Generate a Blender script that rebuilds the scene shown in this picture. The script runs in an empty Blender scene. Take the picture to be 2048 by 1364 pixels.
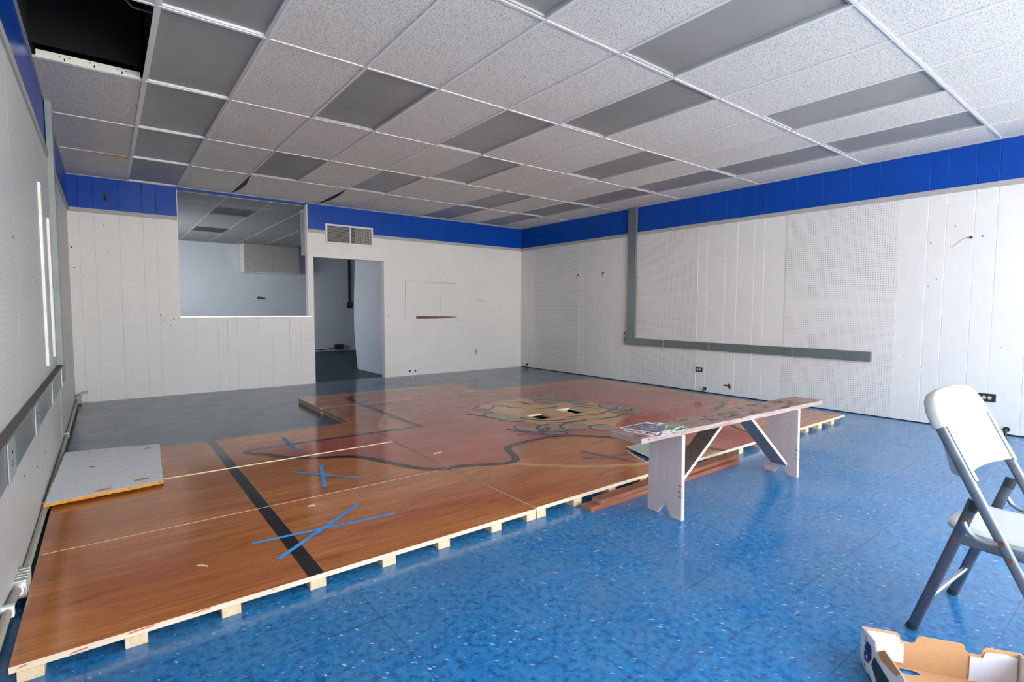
import bpy, bmesh, math, random
from mathutils import Vector, Matrix
from mathutils.geometry import tessellate_polygon
random.seed(7)
C = bpy.context.scene.collection
# ------------------------------------------------------------ camera, daylight, exposure
EYE = 1.22
cam = bpy.data.cameras.new('camera'); camo = bpy.data.objects.new('camera', cam); C.objects.link(camo)
cam.sensor_width = 36.0; cam.lens = 1047.65 / 2048 * 36.0; cam.clip_start = 0.02
yaw, pitch, roll = math.radians(37.792), math.radians(-3.504), math.radians(0.186)
fwd = Vector((math.sin(yaw)*math.cos(pitch), math.cos(yaw)*math.cos(pitch), math.sin(pitch)))
r0 = Vector((math.cos(yaw), -math.sin(yaw), 0)); u0 = r0.cross(fwd)
rt = math.cos(roll)*r0 + math.sin(roll)*u0; up = -math.sin(roll)*r0 + math.cos(roll)*u0
camo.matrix_world = Matrix(((rt.x, up.x, -fwd.x, 0), (rt.y, up.y, -fwd.y, 0), (rt.z, up.z, -fwd.z, EYE), (0, 0, 0, 1)))
bpy.context.scene.camera = camo

w = bpy.data.worlds.new('daylight'); bpy.context.scene.world = w; w.use_nodes = True
wn = w.node_tree.nodes; wl = w.node_tree.links
bg = wn['Background']; bg.inputs['Strength'].default_value = 9.0
wtc = wn.new('ShaderNodeTexCoord'); wsep = wn.new('ShaderNodeSeparateXYZ'); wr = wn.new('ShaderNodeValToRGB')
wl.new(wtc.outputs['Generated'], wsep.inputs[0]); wl.new(wsep.outputs['Z'], wr.inputs[0]); wl.new(wr.outputs[0], bg.inputs[0])
wr.color_ramp.elements[0].position = 0.0; wr.color_ramp.elements[0].color = (1.0, 0.97, 0.93, 1)
wr.color_ramp.elements[1].position = 0.6; wr.color_ramp.elements[1].color = (0.55, 0.75, 1.0, 1)
vs = bpy.context.scene.view_settings
vs.view_transform = 'Standard'; vs.look = 'None'; vs.gamma = 1; vs.use_curve_mapping = False; vs.exposure = 0.24

sun = bpy.data.lights.new('sun', 'SUN'); sun.energy = 42.0; sun.angle = math.radians(0.6); sun.color = (1.0, 0.93, 0.84)
suno = bpy.data.objects.new('sun', sun); suno.rotation_euler = (math.radians(-32), math.radians(6), 0); C.objects.link(suno)   # high sun added behind the shop: lights the pavement, whose bounce brightens the ceiling
def window_portal(name, loc, rot, sx, sy):
    l = bpy.data.lights.new(name, 'AREA'); l.shape = 'RECTANGLE'; l.size = sx; l.size_y = sy
    o = bpy.data.objects.new(name, l); o.location = loc; o.rotation_euler = rot; C.objects.link(o)
    l.cycles.is_portal = True
    return o
YF = -1.9                      # front (shop window) wall
window_portal('shop_window_daylight', (3.4, YF-0.02, 1.5), (math.radians(90), 0, math.radians(180)), 6.9, 2.5)
window_portal('back_room_added_window_light', (-0.36, 12.3, 1.45), (math.radians(90), 0, math.radians(-90)), 2.2, 1.3)  # portal of an unseen window added to give the back room cool light

# ------------------------------------------------------------ materials
def mat(name):
    m = bpy.data.materials.new(name); m.use_nodes = True
    nt = m.node_tree; b = nt.nodes['Principled BSDF']
    return m, nt, b
class N:
    """tiny node helper"""
    def __init__(s, nt): s.nt = nt; s.tc = None
    def new(s, t, **k):
        n = s.nt.nodes.new(t)
        for a, v in k.items(): setattr(n, a, v)
        return n
    def link(s, a, b): s.nt.links.new(a, b)
    def obj(s):
        if not s.tc: s.tc = s.new('ShaderNodeNewGeometry')
        return s.tc.outputs['Position']
    def objc(s): return s.new('ShaderNodeTexCoord').outputs['Object']
    def sep(s, v):
        n = s.new('ShaderNodeSeparateXYZ'); s.link(v, n.inputs[0]); return n.outputs
    def m(s, op, a, b=None, c=None):
        n = s.new('ShaderNodeMath', operation=op)
        for i, x in enumerate((a, b, c)):
            if x is None: continue
            if isinstance(x, (int, float)): n.inputs[i].default_value = x
            else: s.link(x, n.inputs[i])
        return n.outputs[0]
    def scale(s, v, sc, loc=(0, 0, 0)):
        n = s.new('ShaderNodeMapping'); s.link(v, n.inputs[0]); n.inputs['Scale'].default_value = sc; n.inputs['Location'].default_value = loc
        return n.outputs[0]
    def rot(s, v, r):
        n = s.new('ShaderNodeMapping'); s.link(v, n.inputs[0]); n.inputs['Rotation'].default_value = r; return n.outputs[0]
    def noise(s, v, sc, det=3, rough=0.5):
        n = s.new('ShaderNodeTexNoise'); s.link(v, n.inputs['Vector']); n.inputs['Scale'].default_value = sc
        n.inputs['Detail'].default_value = det; n.inputs['Roughness'].default_value = rough
        return n.outputs['Fac']
    def white(s, v):
        n = s.new('ShaderNodeTexWhiteNoise', noise_dimensions='3D'); s.link(v, n.inputs[0]); return n.outputs['Value']
    def comb(s, x, y, z=0.0):
        n = s.new('ShaderNodeCombineXYZ')
        for i, a in enumerate((x, y, z)):
            if isinstance(a, (int, float)): n.inputs[i].default_value = a
            else: s.link(a, n.inputs[i])
        return n.outputs[0]
    def ramp(s, f, *st):
        n = s.new('ShaderNodeValToRGB'); s.link(f, n.inputs[0]); e = n.color_ramp.elements
        while len(e) < len(st): e.new(0.5)
        for i, (p, c) in enumerate(st):
            e[i].position = p
            e[i].color = (c, c, c, 1) if isinstance(c, (int, float)) else (*c, 1)
        return n.outputs[0]
    def mix(s, f, a, b, mode='MIX'):
        n = s.new('ShaderNodeMix', data_type='RGBA', blend_type=mode)
        for sock, x in ((n.inputs[0], f), (n.inputs[6], a), (n.inputs[7], b)):
            if isinstance(x, (int, float)): sock.default_value = x
            elif isinstance(x, tuple): sock.default_value = (*x, 1)
            else: s.link(x, sock)
        return n.outputs[2]
    def bump(s, h, st, dist, b):
        n = s.new('ShaderNodeBump'); n.inputs['Strength'].default_value = st; n.inputs['Distance'].default_value = dist
        s.link(h, n.inputs['Height']); s.link(n.outputs[0], b.inputs['Normal'])

def plain(name, col, rough=0.5, metal=0.0, var=0.08, sc=8.0, bump=0.0, spec=0.5):
    m, nt, b = mat(name); n = N(nt)
    f = n.noise(n.objc(), sc, 4, 0.6)
    lo = tuple(c*(1-var) for c in col); hi = tuple(min(1, c*(1+var)) for c in col)
    n.link(n.ramp(f, (0.3, lo), (0.7, hi)), b.inputs['Base Color'])
    b.inputs['Roughness'].default_value = rough; b.inputs['Metallic'].default_value = metal
    b.inputs['Specular IOR Level'].default_value = spec
    if bump: n.bump(n.noise(n.objc(), sc*6, 4), bump, 0.002, b)
    return m

def painted_wall(name, col, dots=None, axis='y', grime=0.06, rough=0.45):
    """white painted panelling; dots: pegboard hole pattern"""
    m, nt, b = mat(name); n = N(nt); p = n.obj()
    f = n.noise(p, 1.3, 5, 0.62); g = n.noise(p, 9.0, 4, 0.6)
    c = n.ramp(f, (0.3, tuple(x*(1-grime) for x in col)), (0.65, col))
    c = n.mix(n.ramp(g, (0.3, 0.16), (0.7, 0.0)), c, tuple(x*0.82 for x in col))
    # scuffs: small dark nicks
    sp = n.noise(n.scale(p, (1, 1, 0.6)), 34.0, 2, 0.4)
    c = n.mix(n.ramp(sp, (0.765, 0.0), (0.79, 0.55)), c, (0.12, 0.10, 0.09))
    h = n.noise(p, 160.0, 2, 0.5)
    if dots:
        s = n.sep(p); u = s[1] if axis == 'y' else s[0]
        a = n.m('SUBTRACT', n.m('FRACT', n.m('DIVIDE', n.m('ADD', u, 10.0), 0.0254)), 0.5)
        bb = n.m('SUBTRACT', n.m('FRACT', n.m('DIVIDE', n.m('ADD', s[2], 10.0), 0.0254)), 0.5)
        d = n.m('SQRT', n.m('ADD', n.m('MULTIPLY', a, a), n.m('MULTIPLY', bb, bb)))
        hole = n.ramp(d, (0.15, 1.0), (0.19, 0.0))
        fill = n.ramp(n.noise(p, 2.0, 3), (0.35, 0.5), (0.6, 1.0))
        c = n.mix(n.m('MULTIPLY', hole, fill), c, dots)
        h = n.m('SUBTRACT', h, n.m('MULTIPLY', hole, 3.0))
    n.link(c, b.inputs['Base Color']); b.inputs['Roughness'].default_value = rough
    n.bump(h, 0.25, 0.001, b)
    return m

def wood_court(name, tint, stain, amt=0.75, rough=0.085):
    """varnished maple strips; tint is the strip colour, stain the darker streak colour"""
    m, nt, b = mat(name); n = N(nt); p = n.obj(); s = n.sep(p)
    row = n.m('FLOOR', n.m('DIVIDE', n.m('ADD', s[1], 10.0), 0.0385))
    off = n.m('MULTIPLY', n.white(n.comb(row, 3.3)), 3.0)
    col = n.m('FLOOR', n.m('DIVIDE', n.m('ADD', s[0], off), 0.75))
    tone = n.white(n.comb(row, col, 1.0))
    grain = n.noise(n.scale(p, (1.6, 55, 1)), 1.0, 5, 0.65)
    broad = n.noise(n.scale(p, (0.55, 2.2, 1)), 1.6, 5, 0.6)
    blot = n.noise(n.scale(p, (1.0, 5.0, 1)), 3.2, 5, 0.7)
    c = n.mix(n.ramp(tone, (0.0, 0.0), (1.0, 0.45*amt)), tint, stain)
    c = n.mix(n.ramp(grain, (0.44, 0.0), (0.66, 0.9*amt)), c, stain)
    g2 = n.noise(n.scale(p, (0.8, 26, 1), (3, 1, 0)), 1.0, 4, 0.6)
    c = n.mix(n.ramp(g2, (0.55, 0.0), (0.68, 0.6*amt)), c, tuple(x*0.5 for x in stain))
    c = n.mix(n.ramp(broad, (0.40, 0.0), (0.68, 0.6)), c, stain)
    c = n.mix(n.ramp(blot, (0.56, 0.0), (0.70, 0.8*amt)), c, tuple(x*0.45 for x in stain))
    # fine cracks between strips
    fr = n.m('FRACT', n.m('DIVIDE', n.m('ADD', s[1], 10.0), 0.0385))
    gap = n.ramp(fr, (0.0, 1.0), (0.035, 0.0))
    brk = n.ramp(n.noise(n.scale(p, (0.9, 20, 1)), 1.0, 2), (0.52, 0.0), (0.6, 0.9*amt))
    c = n.mix(n.m('MULTIPLY', gap, brk), c, (0.035, 0.014, 0.006))
    # small pale scratches
    scr = n.noise(n.scale(n.rot(p, (0, 0, 0.3)), (3, 16, 1)), 4.0, 2, 0.5)
    c = n.mix(n.ramp(scr, (0.79, 0.0), (0.81, 0.6*amt)), c, (0.62, 0.42, 0.28))
    n.link(c, b.inputs['Base Color'])
    b.inputs['Roughness'].default_value = rough+0.035
    b.inputs['Specular IOR Level'].default_value = 0.42
    return m

def rawwood(name, col, dark, along='x', rough=0.65, amt=0.6, paint=None, pf=(0.45, 0.55)):
    m, nt, b = mat(name); n = N(nt); p = n.objc()
    sc = {'x': (3, 45, 45), 'y': (45, 3, 45), 'z': (45, 45, 3)}[along]
    g = n.noise(n.scale(p, sc), 1.0, 5, 0.65); k = n.noise(p, 5.0, 3)
    c = n.mix(n.m('MULTIPLY', n.ramp(g, (0.4, 0.0), (0.7, 1.0)), amt), col, dark)
    c = n.mix(n.ramp(k, (0.4, 0.0), (0.75, 0.35)), c, dark)
    if paint:
        w_ = n.noise(n.scale(p, {'x': (2.2, 9, 9), 'y': (9, 2.2, 9), 'z': (9, 9, 3)}[along]), 3.0, 6, 0.75)
        c = n.mix(n.ramp(w_, (pf[0], 0.0), (pf[1], 1.0)), c, paint)
    n.link(c, b.inputs['Base Color']); b.inputs['Roughness'].default_value = rough
    n.bump(g, 0.3, 0.001, b)
    return m

WHITE = (0.70, 0.70, 0.70)
M = {}
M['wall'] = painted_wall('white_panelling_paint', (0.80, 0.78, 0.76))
M['wall_b'] = painted_wall('white_back_wall_paint', (0.82, 0.79, 0.76))
M['peg'] = painted_wall('white_pegboard', (0.79, 0.77, 0.75), dots=(0.20, 0.19, 0.19))
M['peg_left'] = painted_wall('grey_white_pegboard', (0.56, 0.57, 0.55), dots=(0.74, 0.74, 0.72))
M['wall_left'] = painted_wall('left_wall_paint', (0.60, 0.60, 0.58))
M['blue'] = plain('glossy_blue_paint', (0.001, 0.058, 0.37), 0.30, var=0.10, sc=1.5, spec=0.3)
M['greytrim'] = plain('pale_grey_trim_paint', (0.42, 0.41, 0.40), 0.5)
M['raceway'] = plain('grey_green_enamel', (0.135, 0.165, 0.165), 0.35, var=0.06)
M['raceway_dust'] = plain('dusty_brown_enamel', (0.12, 0.10, 0.075), 0.7, var=0.25, sc=30)
M['raceway_l'] = plain('grey_green_enamel_light', (0.30, 0.34, 0.31), 0.4)
M['back'] = painted_wall('back_room_blue_lit_paint', (0.62, 0.69, 0.79), grime=0.1)  # blue of the cool sky light put into the wall colour
M['dark'] = plain('plenum_dark', (0.012, 0.011, 0.012), 0.9)
M['black'] = plain('black_void', (0.006, 0.006, 0.007), 0.8)
M['chrome'] = plain('steel', (0.55, 0.56, 0.57), 0.3, 1.0)
M['steel'] = plain('brushed_aluminium', (0.72, 0.72, 0.73), 0.35, 1.0)
M['ivory'] = plain('ivory_plastic', (0.62, 0.55, 0.38), 0.4)
M['blackp'] = plain('black_plastic', (0.03, 0.032, 0.032), 0.35)
M['beige'] = plain('beige_metal', (0.42, 0.37, 0.28), 0.45)
M['whitemetal'] = plain('white_enamel', (0.76, 0.76, 0.75), 0.4)
M['brownwood'] = plain('exposed_brown_wood', (0.16, 0.06, 0.03), 0.8, var=0.4, sc=40)
M['rust'] = plain('rust', (0.20, 0.055, 0.018), 0.85, var=0.6, sc=120)
M['rust_dark'] = plain('dark_rust', (0.07, 0.028, 0.012), 0.85, var=0.8, sc=60)
M['pencil'] = plain('pencil_grey', (0.22, 0.21, 0.21), 0.8)
M['pale_ply'] = rawwood('pale_plywood_edge', (0.86, 0.70, 0.50), (0.66, 0.44, 0.25), 'x', amt=0.4)
M['joist'] = rawwood('pale_pine', (0.84, 0.64, 0.40), (0.58, 0.34, 0.16), 'y', amt=0.5)
M['court'] = wood_court('varnished_court_boards', (0.60, 0.215, 0.060), (0.34, 0.090, 0.024))
M['map'] = wood_court('red_stained_boards', (0.50, 0.115, 0.070), (0.33, 0.055, 0.036), amt=0.35)
M['tan'] = wood_court('tan_painted_boards', (0.66, 0.36, 0.13), (0.45, 0.21, 0.07), amt=0.35)
M['taupe'] = wood_court('taupe_painted_boards', (0.34, 0.23, 0.145), (0.22, 0.14, 0.085), amt=0.3)
M['court_black'] = wood_court('black_court_paint', (0.022, 0.020, 0.020), (0.012, 0.011, 0.012), amt=0.2)
M['tape'] = plain('blue_painters_tape', (0.07, 0.33, 0.72), 0.6, var=0.25, sc=40)
M['tape_faded'] = plain('faded_blue_tape_residue', (0.16, 0.14, 0.26), 0.5, var=0.2, sc=40)
M['lum'] = rawwood('old_red_lumber', (0.36, 0.12, 0.055), (0.12, 0.04, 0.02), 'x')
M['lum_end'] = rawwood('lumber_end_grain', (0.42, 0.26, 0.18), (0.10, 0.05, 0.03), 'z')
M['bench_top'] = rawwood('worn_painted_bench_board', (0.38, 0.27, 0.22), (0.17, 0.10, 0.075), 'x', paint=(0.12, 0.04, 0.02), pf=(0.545, 0.575))
M['bench_edge'] = rawwood('chipped_white_edge', (0.47, 0.36, 0.33), (0.25, 0.13, 0.10), 'x', amt=0.8, paint=(0.20, 0.08, 0.04), pf=(0.57, 0.60))
M['bench_leg'] = rawwood('pinkish_white_painted_board', (0.66, 0.54, 0.53), (0.44, 0.34, 0.33), 'z', amt=0.35)
M['brace_dark'] = rawwood('shaded_brown_brace', (0.15, 0.115, 0.085), (0.05, 0.035, 0.025), 'x')  # brown darkened for the shade under the bench top
M['tile_face'] = None
M['foam'] = plain('yellow_fibreglass', (0.72, 0.33, 0.04), 0.9, var=0.3, sc=60, bump=0.5)
M['plastic'] = plain('white_moulded_plastic', (0.60, 0.59, 0.57), 0.38, var=0.02, sc=3)
M['tubing'] = plain('galvanised_grey_tube', (0.19, 0.215, 0.25), 0.45, 0.5, var=0.2, sc=14)
M['tubing_dark'] = plain('dull_grey_tube', (0.12, 0.14, 0.19), 0.45, 0.7, var=0.2, sc=14)
M['kraft'] = plain('kraft_cardboard', (0.62, 0.33, 0.15), 0.75, var=0.05, sc=60)
M['kraft_edge'] = plain('kraft_corrugated_edge', (0.62, 0.44, 0.29), 0.85, var=0.25, sc=180)
M['boxwhite'] = plain('white_box_print', (0.82, 0.82, 0.86), 0.5, var=0.02)
M['grape'] = plain('grape_print_blue', (0.03, 0.03, 0.22), 0.45, var=0.7, sc=60)
M['navy'] = plain('navy_print', (0.01, 0.015, 0.035), 0.4)
M['lens'] = None

# ceiling tile: fissured white mineral board
def tile_mat(name, col, dark):
    m, nt, b = mat(name); n = N(nt); p = n.obj()
    f = n.noise(p, 95.0, 3, 0.6); g = n.noise(p, 230.0, 2, 0.5); l = n.noise(p, 0.8, 2)
    c = n.ramp(l, (0.3, tuple(x*0.94 for x in col)), (0.7, col))
    c = n.mix(n.ramp(f, (0.35, 1.0), (0.47, 0.0)), c, dark)
    c = n.mix(n.ramp(g, (0.40, 0.5), (0.52, 0.0)), c, dark)
    n.link(c, b.inputs['Base Color']); b.inputs['Roughness'].default_value = 0.85
    n.bump(f, 0.5, 0.003, b)
    return m
M['ctile'] = tile_mat('white_fissured_ceiling_tile', (0.88, 0.84, 0.79), (0.38, 0.35, 0.32))
M['tile_face'] = tile_mat('speckled_ceiling_tile_face', (0.95, 0.95, 0.95), (0.62, 0.62, 0.64))
M['btile'] = plain('back_room_tile', (0.30, 0.32, 0.34), 0.8, var=0.05, sc=3)
M['btile_bar'] = plain('dull_grid_bar', (0.42, 0.44, 0.46), 0.5, var=0.05)
M['tbar'] = plain('white_grid_bar', (0.78, 0.76, 0.74), 0.4, var=0.05)
def lens_mat():
    m, nt, b = mat('unlit_prismatic_lens'); n = N(nt); p = n.obj()
    f = n.noise(p, 1.2, 2); g = n.noise(p, 260.0, 1)
    c = n.ramp(f, (0.3, (0.27, 0.262, 0.25)), (0.7, (0.35, 0.34, 0.325)))
    n.link(c, b.inputs['Base Color']); b.inputs['Roughness'].default_value = 0.38
    n.bump(g, 0.35, 0.0015, b)
    return m
M['lens'] = lens_mat()
def vct():
    m, nt, b = mat('blue_vinyl_tile'); n = N(nt); p = n.obj(); s = n.sep(p)
    T = 0.305
    ux = n.m('DIVIDE', n.m('ADD', s[0], 10*T-0.82), T); uy = n.m('DIVIDE', n.m('ADD', s[1], 10*T-0.37), T)
    tone = n.white(n.comb(n.m('FLOOR', ux), n.m('FLOOR', uy), 2.0))
    c = n.ramp(tone, (0.0, (0.008, 0.155, 0.400)), (1.0, (0.012, 0.185, 0.450)))
    cl = n.noise(p, 2.6, 6, 0.7)
    c = n.mix(n.ramp(cl, (0.35, 0.0), (0.7, 0.5)), c, (0.05, 0.235, 0.42))
    mott = n.noise(p, 34.0, 4, 0.65)
    c = n.mix(n.ramp(mott, (0.38, 0.7), (0.5, 0.0)), c, (0.003, 0.065, 0.19))
    c = n.mix(n.ramp(mott, (0.54, 0.0), (0.70, 0.35)), c, (0.08, 0.33, 0.66))
    pr = n.rot(p, (0, 0, math.radians(52)))
    wf = n.noise(n.scale(pr, (30, 84, 1)), 1.0, 1, 0.4)
    dens = n.ramp(n.noise(p, 1.9, 4, 0.6), (0.38, 0.25), (0.6, 1.0))
    c = n.mix(n.m('MULTIPLY', n.ramp(wf, (0.70, 0.0), (0.735, 0.9)), dens), c, (0.60, 0.78, 0.92))
    df = n.noise(n.scale(pr, (30, 92, 1), (7.3, 3.1, 0)), 1.0, 1, 0.4)
    c = n.mix(n.ramp(df, (0.70, 0.0), (0.74, 0.85)), c, (0.004, 0.025, 0.10))
    # dirt film
    dirt = n.noise(n.scale(p, (1, 1, 1)), 1.1, 7, 0.72)
    c = n.mix(n.ramp(dirt, (0.44, 0.0), (0.64, 0.38)), c, (0.14, 0.23, 0.30))
    # floor painted darker towards the back, where less light reaches and dark reflects
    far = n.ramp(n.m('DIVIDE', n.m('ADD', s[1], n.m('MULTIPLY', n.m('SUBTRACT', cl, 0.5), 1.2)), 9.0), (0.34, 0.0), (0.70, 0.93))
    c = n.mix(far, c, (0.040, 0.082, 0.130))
    scf = n.noise(n.scale(p, (1.2, 7.0, 1)), 1.3, 5, 0.7)
    c = n.mix(n.m('MULTIPLY', n.ramp(scf, (0.60, 0.0), (0.72, 0.7)), far), c, (0.015, 0.02, 0.03))
    # two oily stains
    for (cx, cy, rx, ry) in ((4.6, 7.15, 0.55, 0.42), (1.25, 7.85, 0.75, 0.22)):
        dx = n.m('DIVIDE', n.m('SUBTRACT', s[0], cx), rx); dy = n.m('DIVIDE', n.m('SUBTRACT', s[1], cy), ry)
        d = n.m('SQRT', n.m('ADD', n.m('MULTIPLY', dx, dx), n.m('MULTIPLY', dy, dy)))
        c = n.mix(n.ramp(n.m('ADD', d, n.m('MULTIPLY', n.m('SUBTRACT', mott, 0.5), 0.8)), (0.5, 0.6), (1.15, 0.0)), c, (0.035, 0.040, 0.040))
    # tile joints
    fx = n.m('ABSOLUTE', n.m('SUBTRACT', n.m('FRACT', ux), 0.5)); fy = n.m('ABSOLUTE', n.m('SUBTRACT', n.m('FRACT', uy), 0.5))
    e = n.m('MAXIMUM', fx, fy)
    jm = n.ramp(n.noise(p, 1.7, 3), (0.42, 0.15), (0.6, 0.75))
    c = n.mix(n.m('MULTIPLY', n.ramp(e, (0.4945, 0.0), (0.4965, 1.0)), jm), c, (0.008, 0.03, 0.07))
    n.link(c, b.inputs['Base Color'])
    n.link(n.ramp(cl, (0.3, 0.15), (0.7, 0.26)), b.inputs['Roughness'])
    b.inputs['Specular IOR Level'].default_value = 0.6
    return m
M['vct'] = vct()
M['carpet'] = plain('dark_blue_back_floor', (0.022, 0.040, 0.058), 0.5, var=0.3, sc=2)
M['pavement'] = plain('pale_concrete', (0.62, 0.59, 0.54), 0.9)

# ------------------------------------------------------------ geometry helpers
class MB:
    def __init__(s): s.v = []; s.f = []; s.mi = []; s.sm = []
    def add(s, vs_, fs, mi=0, smooth=False):
        k = len(s.v); s.v += [tuple(v) for v in vs_]
        for f in fs: s.f.append([k+i for i in f]); s.mi.append(mi); s.sm.append(smooth)
        return s
    def box(s, x0, x1, y0, y1, z0, z1, mi=0):
        return s.add([(x0,y0,z0),(x1,y0,z0),(x1,y1,z0),(x0,y1,z0),(x0,y0,z1),(x1,y0,z1),(x1,y1,z1),(x0,y1,z1)],
              [(0,3,2,1),(4,5,6,7),(0,1,5,4),(1,2,6,5),(2,3,7,6),(3,0,4,7)], mi)
    def prism(s, poly, fn, a, b, mi=0, mside=None):
        """poly 2D; fn(u,v,t)->xyz; extruded t=a..b (concave ok)"""
        n = len(poly); tri = tessellate_polygon([[Vector((p[0], p[1], 0)) for p in poly]])
        va = [fn(p[0], p[1], a) for p in poly]; vb = [fn(p[0], p[1], b) for p in poly]
        s.add(va+vb, [t for t in tri]+[tuple(i+n for i in reversed(t)) for t in tri], mi)
        s.add(va+vb, [(i, (i+1) % n, n+(i+1) % n, n+i) for i in range(n)], mi if mside is None else mside)
        return s
    def tube(s, path, r, n=10, mi=0, flat=None, cap=True):
        """swept tube; flat=(ru,rv,up) gives an oval section"""
        P = [Vector(p) for p in path]; rings = []; prev = None
        for i, p in enumerate(P):
            d = (P[min(i+1, len(P)-1)]-P[max(i-1, 0)]).normalized()
            if flat: upv = Vector(flat[2])
            else: upv = prev if prev is not None else (Vector((0, 0, 1)) if abs(d.z) < 0.9 else Vector((1, 0, 0)))
            a = d.cross(upv).normalized(); b_ = a.cross(d).normalized(); prev = b_
            ru, rv = (flat[0], flat[1]) if flat else (r, r)
            if isinstance(r, (list, tuple)): ru = rv = r[i]
            ring = []
            for k in range(n):
                t = 2*math.pi*k/n; cx, sx = math.cos(t), math.sin(t)
                if flat and len(flat) > 3:   # squarish section
                    e = flat[3]; cx = math.copysign(abs(cx)**e, cx); sx = math.copysign(abs(sx)**e, sx)
                ring.append(p+a*ru*cx+b_*rv*sx)
            rings.append(ring)
        k0 = len(s.v); vs_ = [v for rg in rings for v in rg]; fs = []
        for i in range(len(P)-1):
            for k in range(n):
                fs.append((i*n+k, i*n+(k+1) % n, (i+1)*n+(k+1) % n, (i+1)*n+k))
        s.add(vs_, fs, mi, True)
        if cap: s.f.append([k0+k for k in reversed(range(n))]); s.f.append([k0+(len(P)-1)*n+k for k in range(n)]); s.mi += [mi, mi]; s.sm += [False, False]
        return s
    def bar(s, p, q, wv, h, th, mi=0):
        """board from p to q; wv = width direction vector (full width included), th thickness across"""
        p, q, wv = Vector(p), Vector(q), Vector(wv); d = (q-p).normalized(); t = d.cross(wv.normalized()).normalized()*th/2; wv = wv.normalized()*h/2
        v = [p-wv-t, p+wv-t, p+wv+t, p-wv+t, q-wv-t, q+wv-t, q+wv+t, q-wv+t]
        return s.add(v, [(0,1,2,3),(7,6,5,4),(0,4,5,1),(1,5,6,2),(2,6,7,3),(3,7,4,0)], mi)
    def disc(s, c, nrm, r, h, n=14, mi=0):
        c, nrm = Vector(c), Vector(nrm).normalized()
        return s.tube([c, c+nrm*h], r, n, mi)
    def build(s, name, mats, parent=None, bevel=0, seg=2, recalc=True, local=None):
        me = bpy.data.meshes.new(name); me.from_pydata(s.v, [], s.f); 
        if not isinstance(mats, (list, tuple)): mats = [mats]
        for m in mats: me.materials.append(m)
        for p, mi, sm in zip(me.polygons, s.mi, s.sm): p.material_index = mi; p.use_smooth = sm
        me.update()
        if recalc:
            bm = bmesh.new(); bm.from_mesh(me); bmesh.ops.remove_doubles(bm, verts=bm.verts, dist=1e-5)
            bmesh.ops.recalc_face_normals(bm, faces=bm.faces); bm.to_mesh(me); bm.free()
        if any(s.sm): me.set_sharp_from_angle(angle=math.radians(40))
        o = bpy.data.objects.new(name, me); C.objects.link(o)
        if local: o.location = local
        if parent is not None:
            o.parent = parent
            if parent.get('_w'): o.location = -Vector(parent['_w'])
            if parent.type == 'MESH' and parent.parent is not None: o.location = (0, 0, 0)
        if bevel:
            b = o.modifiers.new('bevel', 'BEVEL'); b.width = bevel; b.segments = seg; b.limit_method = 'ANGLE'
        return o
def tag(o, label=None, cat=None, group=None, kind=None):
    if label: o['label'] = label
    if cat: o['category'] = cat
    if group: o['group'] = group
    if kind: o['kind'] = kind
    return o
def thing(name, loc, label, cat, group=None, rz=0, world=False):
    """Empty at the base. world=True: parts are given in room coordinates"""
    o = bpy.data.objects.new(name, None); C.objects.link(o); o.location = loc; o.rotation_euler = (0, 0, rz); o.empty_display_size = 0.1
    if world: o['_w'] = tuple(loc)
    return tag(o, label, cat, group)
def struct(name, mb, m, **k): return tag(mb.build(name, m, **k), kind='structure')

# ------------------------------------------------------------ the room
XL, XR, YB, ZC = -0.337, 6.946, 8.646, 2.893
BZ0, BZ1 = 2.48, ZC            # blue band
def wall_profile(L0, L1, grooves, z0, z1, fn, depth=0.003, gw=0.004, thick=0.1, mb=None, mi=0):
    """panelled wall slab with real V grooves. fn(u,d,z): u along the wall, d depth into the wall"""
    mb = mb or MB(); pts = [(L0, 0.0)]
    for g in sorted(g for g in grooves if L0+gw < g < L1-gw): pts += [(g-gw, 0), (g, depth), (g+gw, 0)]
    pts.append((L1, 0.0)); n = len(pts)
    v = [fn(u, d, z0) for u, d in pts]+[fn(u, d, z1) for u, d in pts]
    mb.add(v, [(i, i+1, n+i+1, n+i) for i in range(n-1)], mi)
    v = [fn(L0, 0, z0), fn(L1, 0, z0), fn(L1, thick, z0), fn(L0, thick, z0), fn(L0, 0, z1), fn(L1, 0, z1), fn(L1, thick, z1), fn(L0, thick, z1)]
    mb.add(v, [(3, 2, 6, 7), (0, 3, 7, 4), (1, 2, 6, 5), (0, 1, 2, 3), (4, 5, 6, 7)], mi)
    return mb

floor = MB().box(XL-0.1, XR+0.1, YF-0.12, YB+0.11, -0.1, 0.0)
struct('floor', floor, M['vct'])
struct('floor_back_room', MB().box(XL, XR, YB+0.11, 15.1, -0.1, 0.0), M['carpet'])
struct('ground_outside', MB().box(-14, 20, -16, YF-0.12, -0.15, -0.02), M['pavement'])  # unseen pavement, added bright to bounce daylight into the room

# back wall, around the pass-through opening and the doorway
OX0, OX1, OZ0, OZ1 = 0.83, 2.585, 1.10, 2.862
DX0, DX1, DZ = 2.655, 3.885, 2.056
fb = lambda u, d, z: (u, YB+d, z)
gl = [-0.228, -0.075, 0.183, 0.437, 0.59]
gm = [1.009, 1.288, 1.412, 1.544, 1.826, 2.025, 2.28, 2.45]
WT = 0.11
mb = MB()
wall_profile(XL, OX0, gl, 0, BZ0, fb, thick=WT, mb=mb)
wall_profile(OX0, OX1, gm, 0, OZ0, fb, thick=WT, mb=mb)
wall_profile(OX1, DX0, [], 0, BZ0, fb, thick=WT, mb=mb)
wall_profile(DX0, DX1, [], DZ, BZ0, fb, thick=WT, mb=mb)
wall_profile(DX1, XR, [], 0, BZ0, fb, thick=WT, mb=mb)
wall_profile(XL, OX0, gl, BZ0, ZC, fb, thick=WT, mb=mb, mi=1)
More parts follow.
